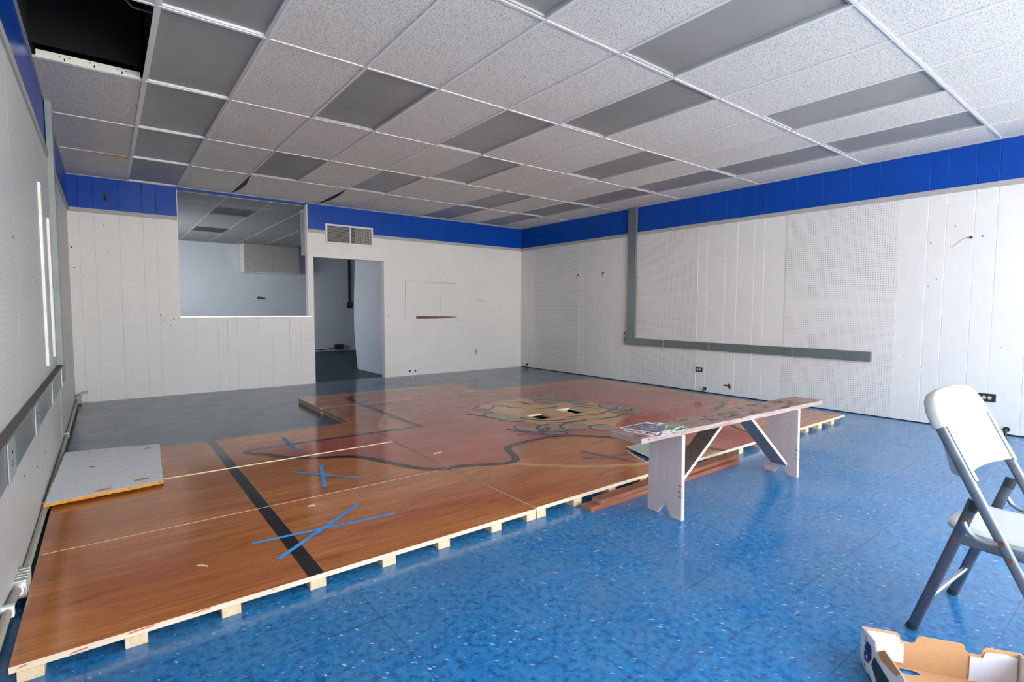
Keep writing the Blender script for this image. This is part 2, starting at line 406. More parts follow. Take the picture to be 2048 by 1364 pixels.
wall_profile(OX0, OX1, [], OZ1, ZC, fb, thick=WT, mb=mb, mi=1)
wall_profile(OX1, XR, [4.2, 4.6, 5.1, 5.7, 6.3], BZ0, ZC, fb, thick=WT, mb=mb, mi=1)
wb = struct('wall_back', mb, [M['wall_b'], M['blue']], recalc=False)
# marks on the back wall
mk = MB()
for x, z in [(5.432,1.366),(4.113,1.379),(5.138,1.271),(5.75,1.269),(6.372,1.265),(6.352,0.998),(5.765,1.031),(6.184,1.048),(5.741,1.42),
             (0.02,2.28),(0.06,1.95),(0.35,1.95),(-0.2,1.62),(-0.29,1.72),(0.25,1.98),(0.63,1.05),(0.71,0.98),(0.75,1.06),(0.6,1.12),(0.8,1.9),(3.95,1.1),(4.2,2.2),(-0.31,1.98)]:
    mk.disc((x, YB-0.0005, z), (0, -1, 0), random.uniform(0.004, 0.010), 0.001, 8)
mk.build('nail_hole', M['black'], wb)['kind'] = 'stuff'
pm = MB()
pm.box(4.272, 4.277, YB-0.001, YB, 1.03, 1.703).box(4.272, 5.352, YB-0.001, YB, 1.706, 1.711).box(5.003, 5.006, YB-0.001, YB, 1.11, 1.49).box(5.807, 6.031, YB-0.001, YB, 1.375, 1.380)
pm.build('pencil_line', M['pencil'], wb)
struct('wall_patch_slot', MB().prism([(4.487, 1.034), (4.487, 1.083), (5.1, 1.078), (5.355, 1.068), (5.355, 1.046), (5.05, 1.040)], lambda u, v, t: (u, YB+t, v), -0.0015, 0.0), M['brownwood'])
for x in (4.348, 4.462):
    struct('trim_round_hole', MB().disc((x, YB-0.001, 0.082), (0, -1, 0), 0.019, 0.0015, 18), M['black'])

# trim under the blue band
TZ0, TZ1, TD = 2.428, BZ0, 0.018
struct('trim_1', MB().box(XL, OX0, YB-TD, YB, TZ0, TZ1).box(OX1, 2.863, YB-TD, YB, TZ0, TZ1).box(3.666, XR, YB-TD, YB, TZ0, TZ1), M['greytrim'])
struct('trim_2', MB().box(XR-TD, XR, YF, YB-TD, TZ0, TZ1), M['greytrim'])
struct('trim_3', MB().box(XL, XL+TD, YF, YB-TD, TZ0, TZ1), M['greytrim'])
# thin wire mould at ceiling line
struct('trim_4', MB().box(XR-0.012, XR, YF, YB, ZC-0.012, ZC).box(XL, XR, YB-0.012, YB, ZC-0.012, ZC).box(XL, XL+0.012, YF, YB, ZC-0.012, ZC), M['greytrim'])
# frame of opening and doorway
struct('trim_5', MB().box(OX0-0.005, OX1+0.02, YB-0.03, YB+WT+0.02, OZ0-0.022, OZ0+0.004), M['steel'], bevel=0.002)
dj = MB().box(DX1-0.018, DX1, YB-0.004, YB+WT+0.01, 0, DZ).box(DX0, DX0+0.010, YB-0.004, YB+WT+0.01, 0, DZ).box(DX0+0.010, DX1-0.018, YB-0.002, YB+WT+0.01, DZ-0.014, DZ)
struct('trim_6', dj, M['wall'])
struct('trim_7', MB().box(OX1-0.012, OX1, YB-0.004, YB+WT, OZ0+0.004, OZ1).box(OX0, OX0+0.008, YB-0.004, YB+WT, OZ0+0.004, OZ1), M['wall'])

# right wall
gr = [8.40, 8.19, 6.824, 6.546, 6.336, 6.119, 5.949, 4.327, 4.046, 3.868, 3.629, 3.488, 1.746, 1.593, 1.366, 1.197, 0.95, 0.7, 0.45, 0.2, -0.1, -0.4, -0.7, -1.0, -1.3]
fr_ = lambda u, d, z: (XR+d, u, z)
mb = MB()
wall_profile(YF, YB, gr, 0.011, BZ0, fr_, mb=mb)
wall_profile(YF, YB, [g for g in gr]+[5.3, 5.0, 4.7, 3.1, 2.8, 2.5, 2.2], BZ0, ZC, fr_, mb=mb, mi=1)
mb.box(XR+0.006, XR+0.1, YF, YB, 0.0, 0.011, 2)
wr_ = struct('wall_right', mb, [M['wall'], M['blue'], M['black']], recalc=False)
mk = MB()
for y, z in [(1.716,1.933),(1.718,1.473),(1.117,0.857),(1.65,1.55),(1.3,1.96),(6.27,0.73),(6.34,1.838),(7.4,1.0),(7.9,1.02),(4.35,2.33),(4.33,2.25),(3.6,1.7),(5.0,0.95),(4.7,0.93),(7.66,1.95),(7.62,1.95),(6.21,0.98),(1.75,0.6),(4.2,1.2),(8.1,1.4)]:
    
    if not any(a < y < b_ for a, b_ in ((6.93, 8.18), (4.46, 5.72), (1.98, 3.23))): mk.disc((XR+0.0005, y, z), (-1, 0, 0), random.uniform(0.004, 0.009), 0.0012, 8)
mk.build('nail_hole', M['black'], wr_)['kind'] = 'stuff'

# left wall
fl = lambda u, d, z: (XL-d, u, z)
mb = MB()
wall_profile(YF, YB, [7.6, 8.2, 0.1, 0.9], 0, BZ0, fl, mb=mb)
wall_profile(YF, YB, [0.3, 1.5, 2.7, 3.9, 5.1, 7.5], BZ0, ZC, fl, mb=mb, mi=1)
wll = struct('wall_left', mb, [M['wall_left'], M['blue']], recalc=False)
mk = MB()
for y, z in [(3.4,1.55),(4.2,1.4),(4.3,1.38),(4.6,1.0),(4.0,2.0),(3.35,0.42),(3.9,0.33),(4.4,0.30),(6.9,1.7),(7.4,1.2),(7.9,0.9),(7.0,2.2),(5.5,2.2)]:
    mk.disc((XL+0.0065, y, z), (1, 0, 0), random.uniform(0.005, 0.009), 0.001, 8)
mk.build('nail_hole', M['black'], wll)['kind'] = 'stuff'

# front wall with the shop windows (behind the camera)
fw = MB().box(XL, 0.1, YF-0.12, YF, 0, ZC).box(6.75, XR, YF-0.12, YF, 0, ZC).box(0.1, 6.75, YF-0.12, YF, 0, 0.28).box(0.1, 6.75, YF-0.12, YF, 2.72, ZC)
struct('wall_front', fw, M['wall'])
fm = MB()
for x in (0.12, 2.3, 4.5, 6.73): fm.box(x-0.025, x+0.025, YF-0.09, YF-0.03, 0.28, 2.72)
fm.box(0.1, 6.75, YF-0.09, YF-0.03, 0.28, 0.33).box(0.1, 6.75, YF-0.09, YF-0.03, 2.67, 2.72)
struct('window_1', fm, M['steel'])
# outer shell: roof deck and plenum walls added to block sky light; back-room walls
struct('ceiling_deck', MB().box(XL-0.1, XR+0.1, YF-0.12, 15.1, 3.6, 3.7), M['dark'])
struct('wall_plenum', MB().box(XL-0.1, XL, YF-0.12, 15.1, ZC+0.01, 3.6).box(XR, XR+0.1, YF-0.12, 15.1, ZC+0.01, 3.6).box(XL, XR, YF-0.12, YF, ZC+0.01, 3.6), M['dark'])
bw = MB().box(XL-0.1, XR+0.1, 15.0, 15.1, 0, 3.6)
struct('wall_back_room_rear', bw, M['back'])
struct('wall_back_room_left', MB().box(XL-0.1, XL, YB+WT, 11.2, 0, 3.0).box(XL-0.1, XL, 13.4, 15.0, 0, 3.0).box(XL-0.1, XL, 11.2, 13.4, 0, 0.8).box(XL-0.1, XL, 11.2, 13.4, 2.1, 3.0), M['back'])  # opening of the unseen window added to light the back room
struct('wall_back_room_right', MB().box(XR, XR+0.1, YB+WT, 15.0, 0, 3.0), M['back'])
struct('baseboard_back_room', MB().box(XL, XR, 14.975, 15.0, 0.0, 0.09), M['whitemetal'])

# ------------------------------------------------------------ ceiling
E = [XL, 0.283, 0.856, 1.49, 2.07, 2.72, 3.30, 3.906, 4.545, 5.135, 5.76, 6.36, XR]
Rw = [YF, -1.25, -0.02, 1.2, 2.37, 3.59, 4.81, 6.05, 7.29, YB]
lights = [(1, 4), (1, 5), (1, 6), (1, 7), (1, 8), (3, 5), (5, 5), (6, 4), (5, 3), (3, 3), (8, 3), (10, 3), (10, 4), (10, 5), (8, 5), (6, 6), (5, 7), (3, 7), (8, 7), (8, 8), (10, 7), (10, 8), (10, 6)]
hole = (0, 5)
ct = MB()
for i in range(len(E)-1):
    for j in range(len(Rw)-1):
        if (i, j) in lights or (i, j) == hole: continue
        if (i, j) in ((2, 8), (4, 8)): continue
        ct.box(E[i], E[i+1], Rw[j], Rw[j+1], ZC, ZC+0.016)
struct('ceiling', ct, M['ctile'], recalc=False)
# two sagging tiles by the back wall
for (i, j) in ((2, 8), (4, 8)):
    sg = MB(); NX, NY = 2, 14; vs_ = []
    x0 = E[i+1]
    for a in range(NY+1):
        t = a/NY; y = Rw[j]+(Rw[j+1]-Rw[j])*t
        for b_ in (0, 1, 2):
            x = E[i]+(E[i+1]-E[i])*b_/2
            vs_.append((x, y, ZC+0.001))
    nx = 3
    sg.add(vs_, [(a*nx+b_, a*nx+b_+1, (a+1)*nx+b_+1, (a+1)*nx+b_) for a in range(NY) for b_ in range(2)])
    struct('ceiling_tile', sg, M['ctile'], recalc=False)
for (i, j) in ((3, 8), (5, 8)):
    # dark crescent where a warped tile has dropped off its bar: the tile beside it bows down on its left edge
    x = E[i]+0.012; pts = []
    y0, y1 = Rw[j]+0.03, Rw[j+1]-0.02; n = 12; vv = []; 
    for a in range(n+1):
        t = a/n; y = y0+(y1-y0)*t; s_ = math.sin(math.pi*t)
        vv += [(x, y, ZC-0.002), (x+0.004+0.045*s_, y, ZC-0.004-0.02*s_)]
    g = MB().add(vv, [(2*a, 2*a+1, 2*a+3, 2*a+2) for a in range(n)])
    struct('ceiling_gap', g, M['black'], recalc=False)
struct('ceiling_gap_orange', MB().add([(-0.21, 7.28, ZC-0.004), (0.262, 7.27, ZC-0.004), (0.262, 7.36, ZC-0.012), (0.0, 7.33, ZC-0.010)], [(0, 1, 2, 3)]), M['foam'], recalc=False)
# grid bars
tb = MB(); hw = 0.0095
for i, x in enumerate(E[1:-1]):
    tb.box(x-hw, x+hw, YF, YB, ZC-0.007, ZC-0.001)
for j, y in enumerate(Rw[1:-1]):
    tb.box(XL, XR, y-hw, y+hw, ZC-0.0065, ZC-0.0008)
struct('ceiling_grid', tb, M['tbar'], recalc=False)
# light panels
gl_ = {}
for (i, j) in lights:
    gl_[(i, j)] = 1
colname = {1: 'column along the left wall', 3: 'second column from left', 5: 'third column from left', 6: 'fourth column from left', 8: 'fifth column from left', 10: 'column along the right wall'}
for (i, j) in sorted(lights):
    x0, x1, y0, y1 = E[i]+hw, E[i+1]-hw, Rw[j]+hw, Rw[j+1]-hw
    col_cells = sorted([q for q in lights if q[0] == i], key=lambda q: -q[1]); k = col_cells.index((i, j)); total = len(col_cells)
    place = {0: 'nearest the back wall', total-1: 'nearest the shop window'}.get(k) or ['', 'second', 'third', 'fourth', 'fifth', 'sixth'][k]+' from back wall'
    if total == 1: place = 'alone in that column'
    t = thing('ceiling_light', ((x0+x1)/2, (y0+y1)/2, ZC), 'unlit grey ceiling light, %s, %s' % (colname[i], place), 'ceiling light', 'unlit light panels in the ceiling grid', world=True)
    z = ZC+0.012
    ln = MB(); nx, ny = 6, 10; sag = 0.012 if (i, j) in ((8, 5), (8, 7), (5, 7)) else 0.0
    vv = []
    for a in range(ny+1):
        for b_ in range(nx+1):
            u, v_ = b_/nx, a/ny
            vv.append((x0+0.012+(x1-x0-0.024)*u, y0+0.012+(y1-y0-0.024)*v_, z-sag*math.sin(math.pi*u)*math.sin(math.pi*v_)))
    ln.add(vv, [(a*(nx+1)+b_, a*(nx+1)+b_+1, (a+1)*(nx+1)+b_+1, (a+1)*(nx+1)+b_) for a in range(ny) for b_ in range(nx)], 0, True)
    ln.build('lens', M['lens'], t, recalc=False)
    f = MB()
    f.box(x0, x0+0.014, y0, y1, ZC-0.002, z+0.002).box(x1-0.014, x1, y0, y1, ZC-0.002, z+0.002).box(x0+0.014, x1-0.014, y0, y0+0.014, ZC-0.002, z+0.002).box(x0+0.014, x1-0.014, y1-0.014, y1, ZC-0.002, z+0.002)
    f.build('frame', M['tbar'] if i == 1 else M['greytrim'], t)
    MB().box(x0, x1, y0, y1, z+0.03, z+0.09).build('housing', M['greytrim'], t)
# opened cell: dark void with slotted bar
sb = thing('slotted_ceiling_bar', (-0.03, 4.79, ZC), 'cream metal bar with slots along the far edge of the open ceiling hole', 'ceiling bar', world=True)
b0 = MB().box(XL+0.03, E[1]-0.02, 4.785, 4.80, ZC-0.005, ZC+0.045)
b0.build('bar', plain('cream_enamel', (0.80, 0.82, 0.70), 0.4), sb)
for x in (-0.16, 0.0, 0.155):
    sl = MB()
    sl.box(x-0.004, x+0.004, 4.783, 4.785, ZC+0.004, ZC+0.020)
    for q in (-0.025, 0.025): sl.disc((x+q, 4.785, ZC+0.030), (0, -1, 0), 0.004, 0.002, 8)
    sl.build('slot', M['black'], sb)
cab = MB().tube([(-0.0, 3.9, 3.6), (0.03, 4.0, 3.3), (0.1, 4.05, 3.15), (0.2, 4.15, 3.1), (0.32, 4.2, 3.12)], 0.006, 6)
tag(cab.build('cable', M['beige']), 'thin pale cable hanging in the open ceiling hole', 'cable')
# plenum sides round the hole
struct('ceiling_void', MB().box(E[1]+0.02, E[1]+0.03, 3.5, 4.9, ZC+0.11, 3.6).box(XL, E[1], 4.86, 4.87, ZC+0.11, 3.6), M['dark'])

# back room ceiling
bc = MB().box(XL, XR, YB+WT, 15.0, 2.85, 2.87); struct('ceiling_back_room', bc, M['btile'])
bt = MB(); y = YB+0.9
xs = [0.25+0.61*k for k in range(11)]
for x in xs: bt.box(x-0.014, x+0.014, YB+WT, 15.0, 2.843, 2.85)
ys = [YB+0.75+1.22*k for k in range(6)]
for y in ys: bt.box(XL, XR, y-0.006, y+0.006, 2.847, 2.85)
struct('ceiling_grid_back_room', bt, M['btile_bar'])
struct('ceiling_panel_back_room', MB().box(0.27, 0.85, 9.75, 10.9, 2.846, 2.849).box(0.27, 0.85, 11.3, 12.4, 2.846, 2.849), plain('blue_grey_panel', (0.2, 0.26, 0.34), 0.5))
for k, (x0, x1, y0, y1) in enumerate([(1.47, 2.05, 9.72, 10.35), (1.48, 2.06, 12.25, 12.85)]):
    t = thing('ceiling_vent', ((x0+x1)/2, (y0+y1)/2, 2.85), ['dark square ceiling vent in the back room, nearer one', 'dark square ceiling vent in the back room, farther one'][k], 'vent', 'ceiling vents in the back room', world=True)
    MB().box(x0, x1, y0, y1, 2.835, 2.849).build('frame', plain('brown_vent', (0.10, 0.095, 0.09), 0.6), t)
    s_ = MB()
    for q in range(8): s_.box(x0+0.04, x1-0.04, y0+0.05+q*0.065, y0+0.08+q*0.065, 2.828, 2.835)
    s_.build('louver', M['blackp'], t)

# wall cabinet in the back room
wc = thing('wall_cabinet', (3.35, 14.8, 2.11), 'white two-door wall cabinet high on the rear wall of the back room', 'cabinet', world=True)
MB().box(2.78, 4.14, 14.62, 14.99, 2.12, 2.845).build('body', M['whitemetal'], wc, bevel=0.003)
for x0, x1 in ((2.80, 3.45), (3.47, 4.12)):
    MB().box(x0, x1, 14.60, 14.618, 2.14, 2.83).build('door', M['greytrim'], wc, bevel=0.002)
# notice the loose side of a cabinet hung on the reverse of the back wall
hc = thing('hanging_cabinet', (2.9, 8.9, 2.08), 'grey-white cabinet end hanging behind the right side of the pass-through', 'cabinet', world=True)
MB().box(2.60, 3.3, YB+WT, 9.06, 2.085, 2.80).build('body', M['greytrim'], hc)
MB().box(2.596, 3.304, YB+WT, 9.07, 2.80, 2.822).build('top_rail', M['whitemetal'], hc)
# small bracket on the rear wall
br = thing('wall_bracket', (3.25, 14.97, 1.45), 'small dark bracket with torn white backing on the rear wall seen through the opening', 'bracket', world=True)
MB().box(3.12, 3.36, 14.985, 15.0, 1.435, 1.51).build('backing', M['whitemetal'], br)
MB().box(3.15, 3.34, 14.95, 14.985, 1.455, 1.50).box(3.17, 3.25, 14.94, 14.985, 1.49, 1.53).build('arm', M['blackp'], br)
# partition with a warped edge, seen through the doorway
pw = MB(); n = 20; vv = []
for a in range(n+1):
    z = 2.84*a/n; t = z/2.05
    y1 = 10.30+0.10*math.sin(min(1, t)*math.pi)*(1 if t < 1 else 0)+(0.06*max(0, 0.35-t)/0.35)*-1
    vv += [(3.995, YB+WT, z), (3.995, y1, z), (4.02, y1, z), (4.02, YB+WT, z)]
pw.add(vv, [q for a in range(n) for q in ((4*a, 4*a+1, 4*a+5, 4*a+4), (4*a+1, 4*a+2, 4*a+6, 4*a+5), (4*a+2, 4*a+3, 4*a+7, 4*a+6))])
struct('wall_partition', pw, M['back'], recalc=False)
# conduit and switch box on the rear wall, cable box at its foot
cs = thing('switch_conduit', (5.62, 14.97, 1.3), 'dark conduit with switch box on the rear wall behind the doorway', 'conduit', world=True)
MB().box(5.60, 5.66, 14.96, 15.0, 1.35, 2.85).build('conduit', M['blackp'], cs)
MB().box(5.55, 5.70, 14.93, 15.0, 1.22, 1.38).build('switch_box', M['blackp'], cs)
fb_ = thing('floor_junction_box', (5.3, 14.9, 0), 'small dark junction box with cable on the baseboard beyond the doorway', 'junction box', world=True)
MB().box(5.15, 5.38, 14.86, 14.974, 0.04, 0.19).build('box', M['blackp'], fb_)
MB().tube([(4.4, 14.95, 0.1), (4.8, 14.93, 0.05), (5.16, 14.92, 0.09)], 0.012, 6).build('cable', M['blackp'], fb_)

# ------------------------------------------------------------ things on the walls
# air return grille over the doorway
vg = thing('air_return_grille', (3.265, YB, 2.28), 'white-framed air return grille above the doorway', 'vent', world=True)
x0, x1, z0, z1 = 2.863, 3.668, 2.274, 2.592; y = YB
f = MB()
for a in ((x0, x1, z0, z0+0.028), (x0, x1, z1-0.028, z1), (x0, x0+0.03, z0+0.028, z1-0.028), (x1-0.03, x1, z0+0.028, z1-0.028)): f.box(a[0], a[1], y-0.022, y, a[2], a[3])
f.build('frame', M['whitemetal'], vg, bevel=0.003)
MB().box(3.262, 3.282, y-0.020, y-0.004, z0+0.028, z1-0.028).build('centre_bar', M['whitemetal'], vg)
MB().box(x0+0.03, x1-0.03, y-0.002, y-0.0005, z0+0.028, z1-0.028).build('backing', M['blackp'], vg)
lv = MB()
for k in range(13):
    z = z0+0.036+k*0.0195; lv.bar((x0+0.032, y-0.010, z), (3.262, y-0.010, z), (0, 0.5, 0.6), 0.011, 0.0018)
    lv.bar((3.282, y-0.010, z), (x1-0.032, y-0.010, z), (0, 0.5, 0.6), 0.0065, 0.0015)
lv.build('louver', M['greytrim'], vg)
lv = MB()
for k in range(14): lv.box(3.36+k*0.020, 3.364+k*0.020, y-0.017, y-0.013, z0+0.03, z1-0.03)
lv.build('blade', M['whitemetal'], vg)

def duplex(name, label, pos, axis, w_, h_, plate, face, horiz):
    """outlet with plate and two sockets on a wall. axis 'x' => faces -x, 'y' => faces -y"""
    t = thing(name, pos, label, 'outlet', world=True); x, y, z = pos
    def bx(m_, du, dz, su, sz, d0, d1):
        if axis == 'y': m_.box(x+du-su/2, x+du+su/2, y-d1, y-d0, z+dz-sz/2, z+dz+sz/2)
        else: m_.box(x-d1, x-d0, y+du-su/2, y+du+su/2, z+dz-sz/2, z+dz+sz/2)
    p_ = MB(); bx(p_, 0, 0, w_, h_, 0, 0.006); p_.build('plate', plate, t, bevel=0.0015)
    o = 0.021
    for sgn in (-1, 1):
        s_ = MB(); c = (x, y-0.006, z+sgn*o) if axis == 'y' else ((x-0.006, y+sgn*o, z) if horiz else (x-0.006, y, z+sgn*o))
        s_.disc(c, (0, -1, 0) if axis == 'y' else (-1, 0, 0), 0.0165, 0.003, 18); so = s_.build('socket', face, t)
        q = MB()
        for dd in (-0.006, 0.006):
            if axis == 'y': q.box(c[0]+dd-0.001, c[0]+dd+0.001, c[1]-0.0035, c[1]-0.003, c[2]-0.004, c[2]+0.004)
            else: q.box(c[0]-0.0035, c[0]-0.003, c[1]-0.004, c[1]+0.004, c[2]+dd-0.001, c[2]+dd+0.001)
        qo = q.build('slot', M['black'], so); qo.location = (0, 0, 0)
    return t
duplex('wall_outlet', 'beige outlet on the back wall right of the doorway', (5.797, YB, 0.37), 'y', 0.072, 0.118, M['ivory'], M['beige'], False)
duplex('wall_outlet', 'black outlet low on the right wall under the grey raceway', (XR, 4.418, 0.33), 'x', 0.115, 0.072, M['blackp'], M['ivory'], True)
duplex('wall_outlet', 'black outlet on the right wall behind the folding chair', (XR, 1.195, 0.35), 'x', 0.135, 0.082, M['blackp'], M['ivory'], True)
# broken rusty hole
rh = MB().prism([(4.02, 0.130), (4.015, 0.152), (3.985, 0.155), (3.962, 0.150), (3.955, 0.170), (3.935, 0.172), (3.915, 0.155), (3.91, 0.125), (3.925, 0.09), (3.94, 0.105), (3.965, 0.132)], lambda u, v, t: (XR+t, u, v), -0.0015, 0)
struct('trim_broken_hole', rh, M['rust_dark'])
for (yy, zz) in ((8.425, 0.05), (4.312, 0.045), (1.037, 0.045)):
    lab = {8.425: 'black pipe stub at the floor by the far right corner', 4.312: 'black pipe stub at the foot of the right wall below the black outlet', 1.037: 'black pipe stub at the foot of the right wall behind the chair'}[yy]
    t = thing('pipe_stub', (XR-0.03, yy, 0), lab, 'pipe', 'pipe stubs at the foot of the right wall', world=True)
    MB().tube([(XR, yy, zz+0.012), (XR-0.03, yy, zz+0.012), (XR-0.045, yy, zz-0.005), (XR-0.045, yy, 0.0)], 0.012, 10).build('pipe', M['blackp'], t)
    MB().disc((XR, yy, zz+0.012), (-1, 0, 0), 0.026, 0.01, 14).build('collar', M['blackp'], t)
# pegboard sheets (right wall)
def pegs(y0, y1, z0, z1, lab, wall='R', m=None, d=0.0035):
    o = MB()
    if wall == 'R': o.box(XR-d, XR-0.0004, y0, y1, z0, z1)
    else: o.box(XL+0.0004, XL+d, y0, y1, z0, z1)
    return tag(o.build('pegboard_sheet', m or M['peg']), lab, 'pegboard', 'pegboard sheets on the walls')
pegs(6.945, 8.165, 0.02, TZ0-0.0005, 'white pegboard sheet on the right wall nearest the back corner')
pegs(4.475, 5.70, 0.02, TZ0-0.0005, 'white pegboard sheet on the right wall beside the grey upright duct')
pegs(2.00, 3.21, 0.02, TZ0-0.0005, 'white pegboard sheet on the right wall behind the bench')
LY = [1.0, 2.22, 3.44, 4.36, 5.16, 5.72]
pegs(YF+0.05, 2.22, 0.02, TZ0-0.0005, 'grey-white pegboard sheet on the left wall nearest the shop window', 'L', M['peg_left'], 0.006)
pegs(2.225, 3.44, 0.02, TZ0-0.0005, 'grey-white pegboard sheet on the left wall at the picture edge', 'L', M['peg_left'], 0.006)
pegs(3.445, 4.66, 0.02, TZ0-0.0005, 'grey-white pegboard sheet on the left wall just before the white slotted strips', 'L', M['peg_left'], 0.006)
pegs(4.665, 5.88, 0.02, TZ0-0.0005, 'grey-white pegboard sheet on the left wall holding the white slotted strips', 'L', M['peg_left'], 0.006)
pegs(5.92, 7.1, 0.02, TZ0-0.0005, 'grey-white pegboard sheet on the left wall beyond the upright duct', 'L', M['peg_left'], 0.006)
# slotted shelf strips
for (yy, za, zb_, lab) in ((4.80, 0.82, 2.06, 'white slotted shelf strip on the left wall, longer one'), (5.40, 0.84, 1.90, 'white slotted shelf strip on the left wall, shorter one by the upright duct')):
    t = thing('shelf_strip', (XL+0.015, yy, za), lab, 'shelf strip', 'shelf strips on the left wall', world=True)
    MB().box(XL+0.006, XL+0.022, yy-0.04, yy+0.04, za, zb_).build('strip', plain('bright_white_strip', (0.88, 0.88, 0.84), 0.4), t, bevel=0.002)
    s_ = MB(); z = za+0.03
    while z < zb_-0.03: s_.box(XL+0.0215, XL+0.0225, yy-0.03, yy-0.022, z, z+0.014); z += 0.05
    s_.build('slot', M['black'], t)['kind'] = 'stuff'
# raceways
def raceway(side, ya, yb, z0, z1, posty, lab, joints):
    d = 0.047; t = thing('wall_raceway', (XR if side > 0 else XL, (ya+yb)/2, z0), lab, 'raceway', world=True)
    X0, X1 = (XR-d, XR-0.0036) if side > 0 else (XL+0.0062, XL+d)
    o = MB(); o.box(X0, X1, ya, yb, z0, z1)
    for i_, p_ in enumerate(o.f):
        pass
    ob = o.build('channel', [M['raceway'], M['raceway_dust']], t, bevel=0.002, seg=1)
    if side < 0:
        for p_ in ob.data.polygons:
            if p_.normal.z > 0.9: p_.material_index = 1
    MB().box(X0, X1, posty[0], posty[1], z1+0.001, ZC-0.008).build('upright_duct', [M['raceway'] if side > 0 else M['raceway_l']], t, bevel=0.002, seg=1)
    fx = X0-0.002 if side > 0 else X1+0.002
    for (a, b_) in joints:
        c_ = MB()
        if side > 0: c_.box(X0-0.003, X0, a, b_, z0+0.003, z1-0.003)
        else: c_.box(X1, X1+0.003, a, b_, z0-0.004, z1-0.003)
        cp = c_.build('cover_plate', M['raceway'] if side > 0 else M['raceway_l'], t, bevel=0.001, seg=1)
        m_ = (a+b_)/2; zz = (z0+z1)/2
        xx = X0-0.0035 if side > 0 else X1+0.0035
        for (dy, dz, r_) in ((0.012, 0.022, 0.005), (0.03, -0.012, 0.003), (0.03, -0.03, 0.003), (-0.005, -0.012, 0.003), (-0.005, -0.03, 0.003)):
            MB().disc((xx, m_+dy, zz+dz*0.9), (-1 if side > 0 else 1, 0, 0), r_, 0.0015, 8).build('socket_hole', M['black'], cp).location = (0, 0, 0)
        l_ = MB().box(min(xx, xx), xx+0.002, a-0.006, a-0.001, z0+0.001, z1-0.001) if side < 0 else MB().box(xx-0.001, xx+0.001, a-0.006, a-0.001, z0+0.001, z1-0.001)
        l_.build('joint_strip', M['steel'], cp).location = (0, 0, 0)
    return t
raceway(1, 2.205, 5.80, 0.628, 0.742, (5.60, 5.765), 'grey metal raceway with upright duct on the right wall', [(5.03, 5.182), (4.245, 4.391), (3.074, 3.224), (2.322, 2.467)])
raceway(-1, 0.2, 5.90, 0.60, 0.742, (5.72, 5.86), 'grey metal raceway with dusty top and upright duct on the left wall', [(2.50, 2.70), (3.40, 3.60), (4.42, 4.62), (5.35, 5.5)])
cl = thing('cable_clip', (XR, 5.85, 0.75), 'small tan cable connector beside the left end of the right wall raceway', 'cable connector', world=True)
MB().box(XR-0.03, XR, 5.83, 5.87, 0.70, 0.755).build('body', M['ivory'], cl, bevel=0.003)
MB().disc((XR, 5.84, 0.80), (-1, 0, 0), 0.012, 0.02, 10).disc((XR, 5.84, 0.83), (-1, 0, 0), 0.010, 0.02, 10).build('knob', M['blackp'], cl)
# peg hooks
for (yy, zz, lab) in ((6.955, 1.832, 'small black peg hook on the edge of the far right pegboard'), (6.338, 1.838, 'small black peg hook on the planking between pegboard and duct')):
    t = MB().tube([(XR, yy, zz+0.02), (XR-0.03, yy, zz+0.02), (XR-0.045, yy, zz-0.01), (XR-0.03, yy-0.01, zz-0.05)], 0.005, 8)
    t.disc((XR, yy, zz+0.02), (-1, 0, 0), 0.014, 0.008)
    tag(t.build('peg_hook', M['blackp']), lab, 'hook', 'peg hooks on the right wall')
nw = thing('nail_and_wire', (XR, 1.384, 1.95), 'nail with a bent thin wire on the right wall planking', 'nail', world=True)
MB().disc((XR, 1.384, 1.956), (-1, 0, 0), 0.012, 0.02, 10).build('nail', M['blackp'], nw)
MB().tube([(XR-0.006, 1.40, 1.958), (XR-0.008, 1.45, 1.945), (XR-0.006, 1.50, 1.90), (XR-0.006, 1.54, 1.865)], 0.0022, 6).build('wire', M['beige'], nw)
hk = MB().tube([(0.05, YB, 2.645), (0.05, YB-0.03, 2.64), (0.05, YB-0.04, 2.60)], 0.012, 8).disc((0.05, YB, 2.65), (0, -1, 0), 0.03, 0.008)
tag(hk.build('ceiling_hook', M['blackp']), 'small black hook on the blue band of the back wall', 'hook')

# conduit at foot of the left wall
cd = thing('floor_conduit', (XL+0.02, 4.0, 0.07), 'tan metal conduit along the foot of the left wall', 'conduit', world=True)
cx = XL+0.022
MB().tube([(cx, 8.5, 0.06), (cx, 6.0, 0.06), (cx, 4.4, 0.062), (cx, 3.2, 0.065), (cx, 2.97, 0.07)], 0.014, 12).build('pipe', M['beige'], cd)
MB().tube([(cx, 2.83, 0.085), (cx, 2.76, 0.105), (cx, 2.60, 0.125), (cx, 2.4, 0.13), (cx, 1.0, 0.13)], 0.014, 12).build('pipe', M['beige'], cd)
jb = MB().box(XL+0.001, XL+0.047, 2.83, 2.99, 0.045, 0.12)
for k in range(4): jb.box(XL+0.002, XL+0.049, 2.86+k*0.03, 2.868+k*0.03, 0.042, 0.123)
jb.build('junction_fitting', plain('zinc_fitting', (0.58, 0.55, 0.50), 0.4, 0.6), cd, bevel=0.004)
MB().tube([(cx, 2.80, 0.09), (cx, 2.835, 0.083)], 0.020, 12).build('locknut', M['steel'], cd)
MB().tube([(cx, 2.98, 0.07), (cx, 3.01, 0.07)], 0.020, 12).build('locknut', M['steel'], cd)
for yy, zz in ((2.55, 0.127), (4.05, 0.062), (6.2, 0.06)):
    sp_ = MB().box(XL+0.002, XL+0.040, yy-0.014, yy+0.014, zz-0.022, zz+0.022); so = sp_.build('strap', M['whitemetal'], cd, bevel=0.004)
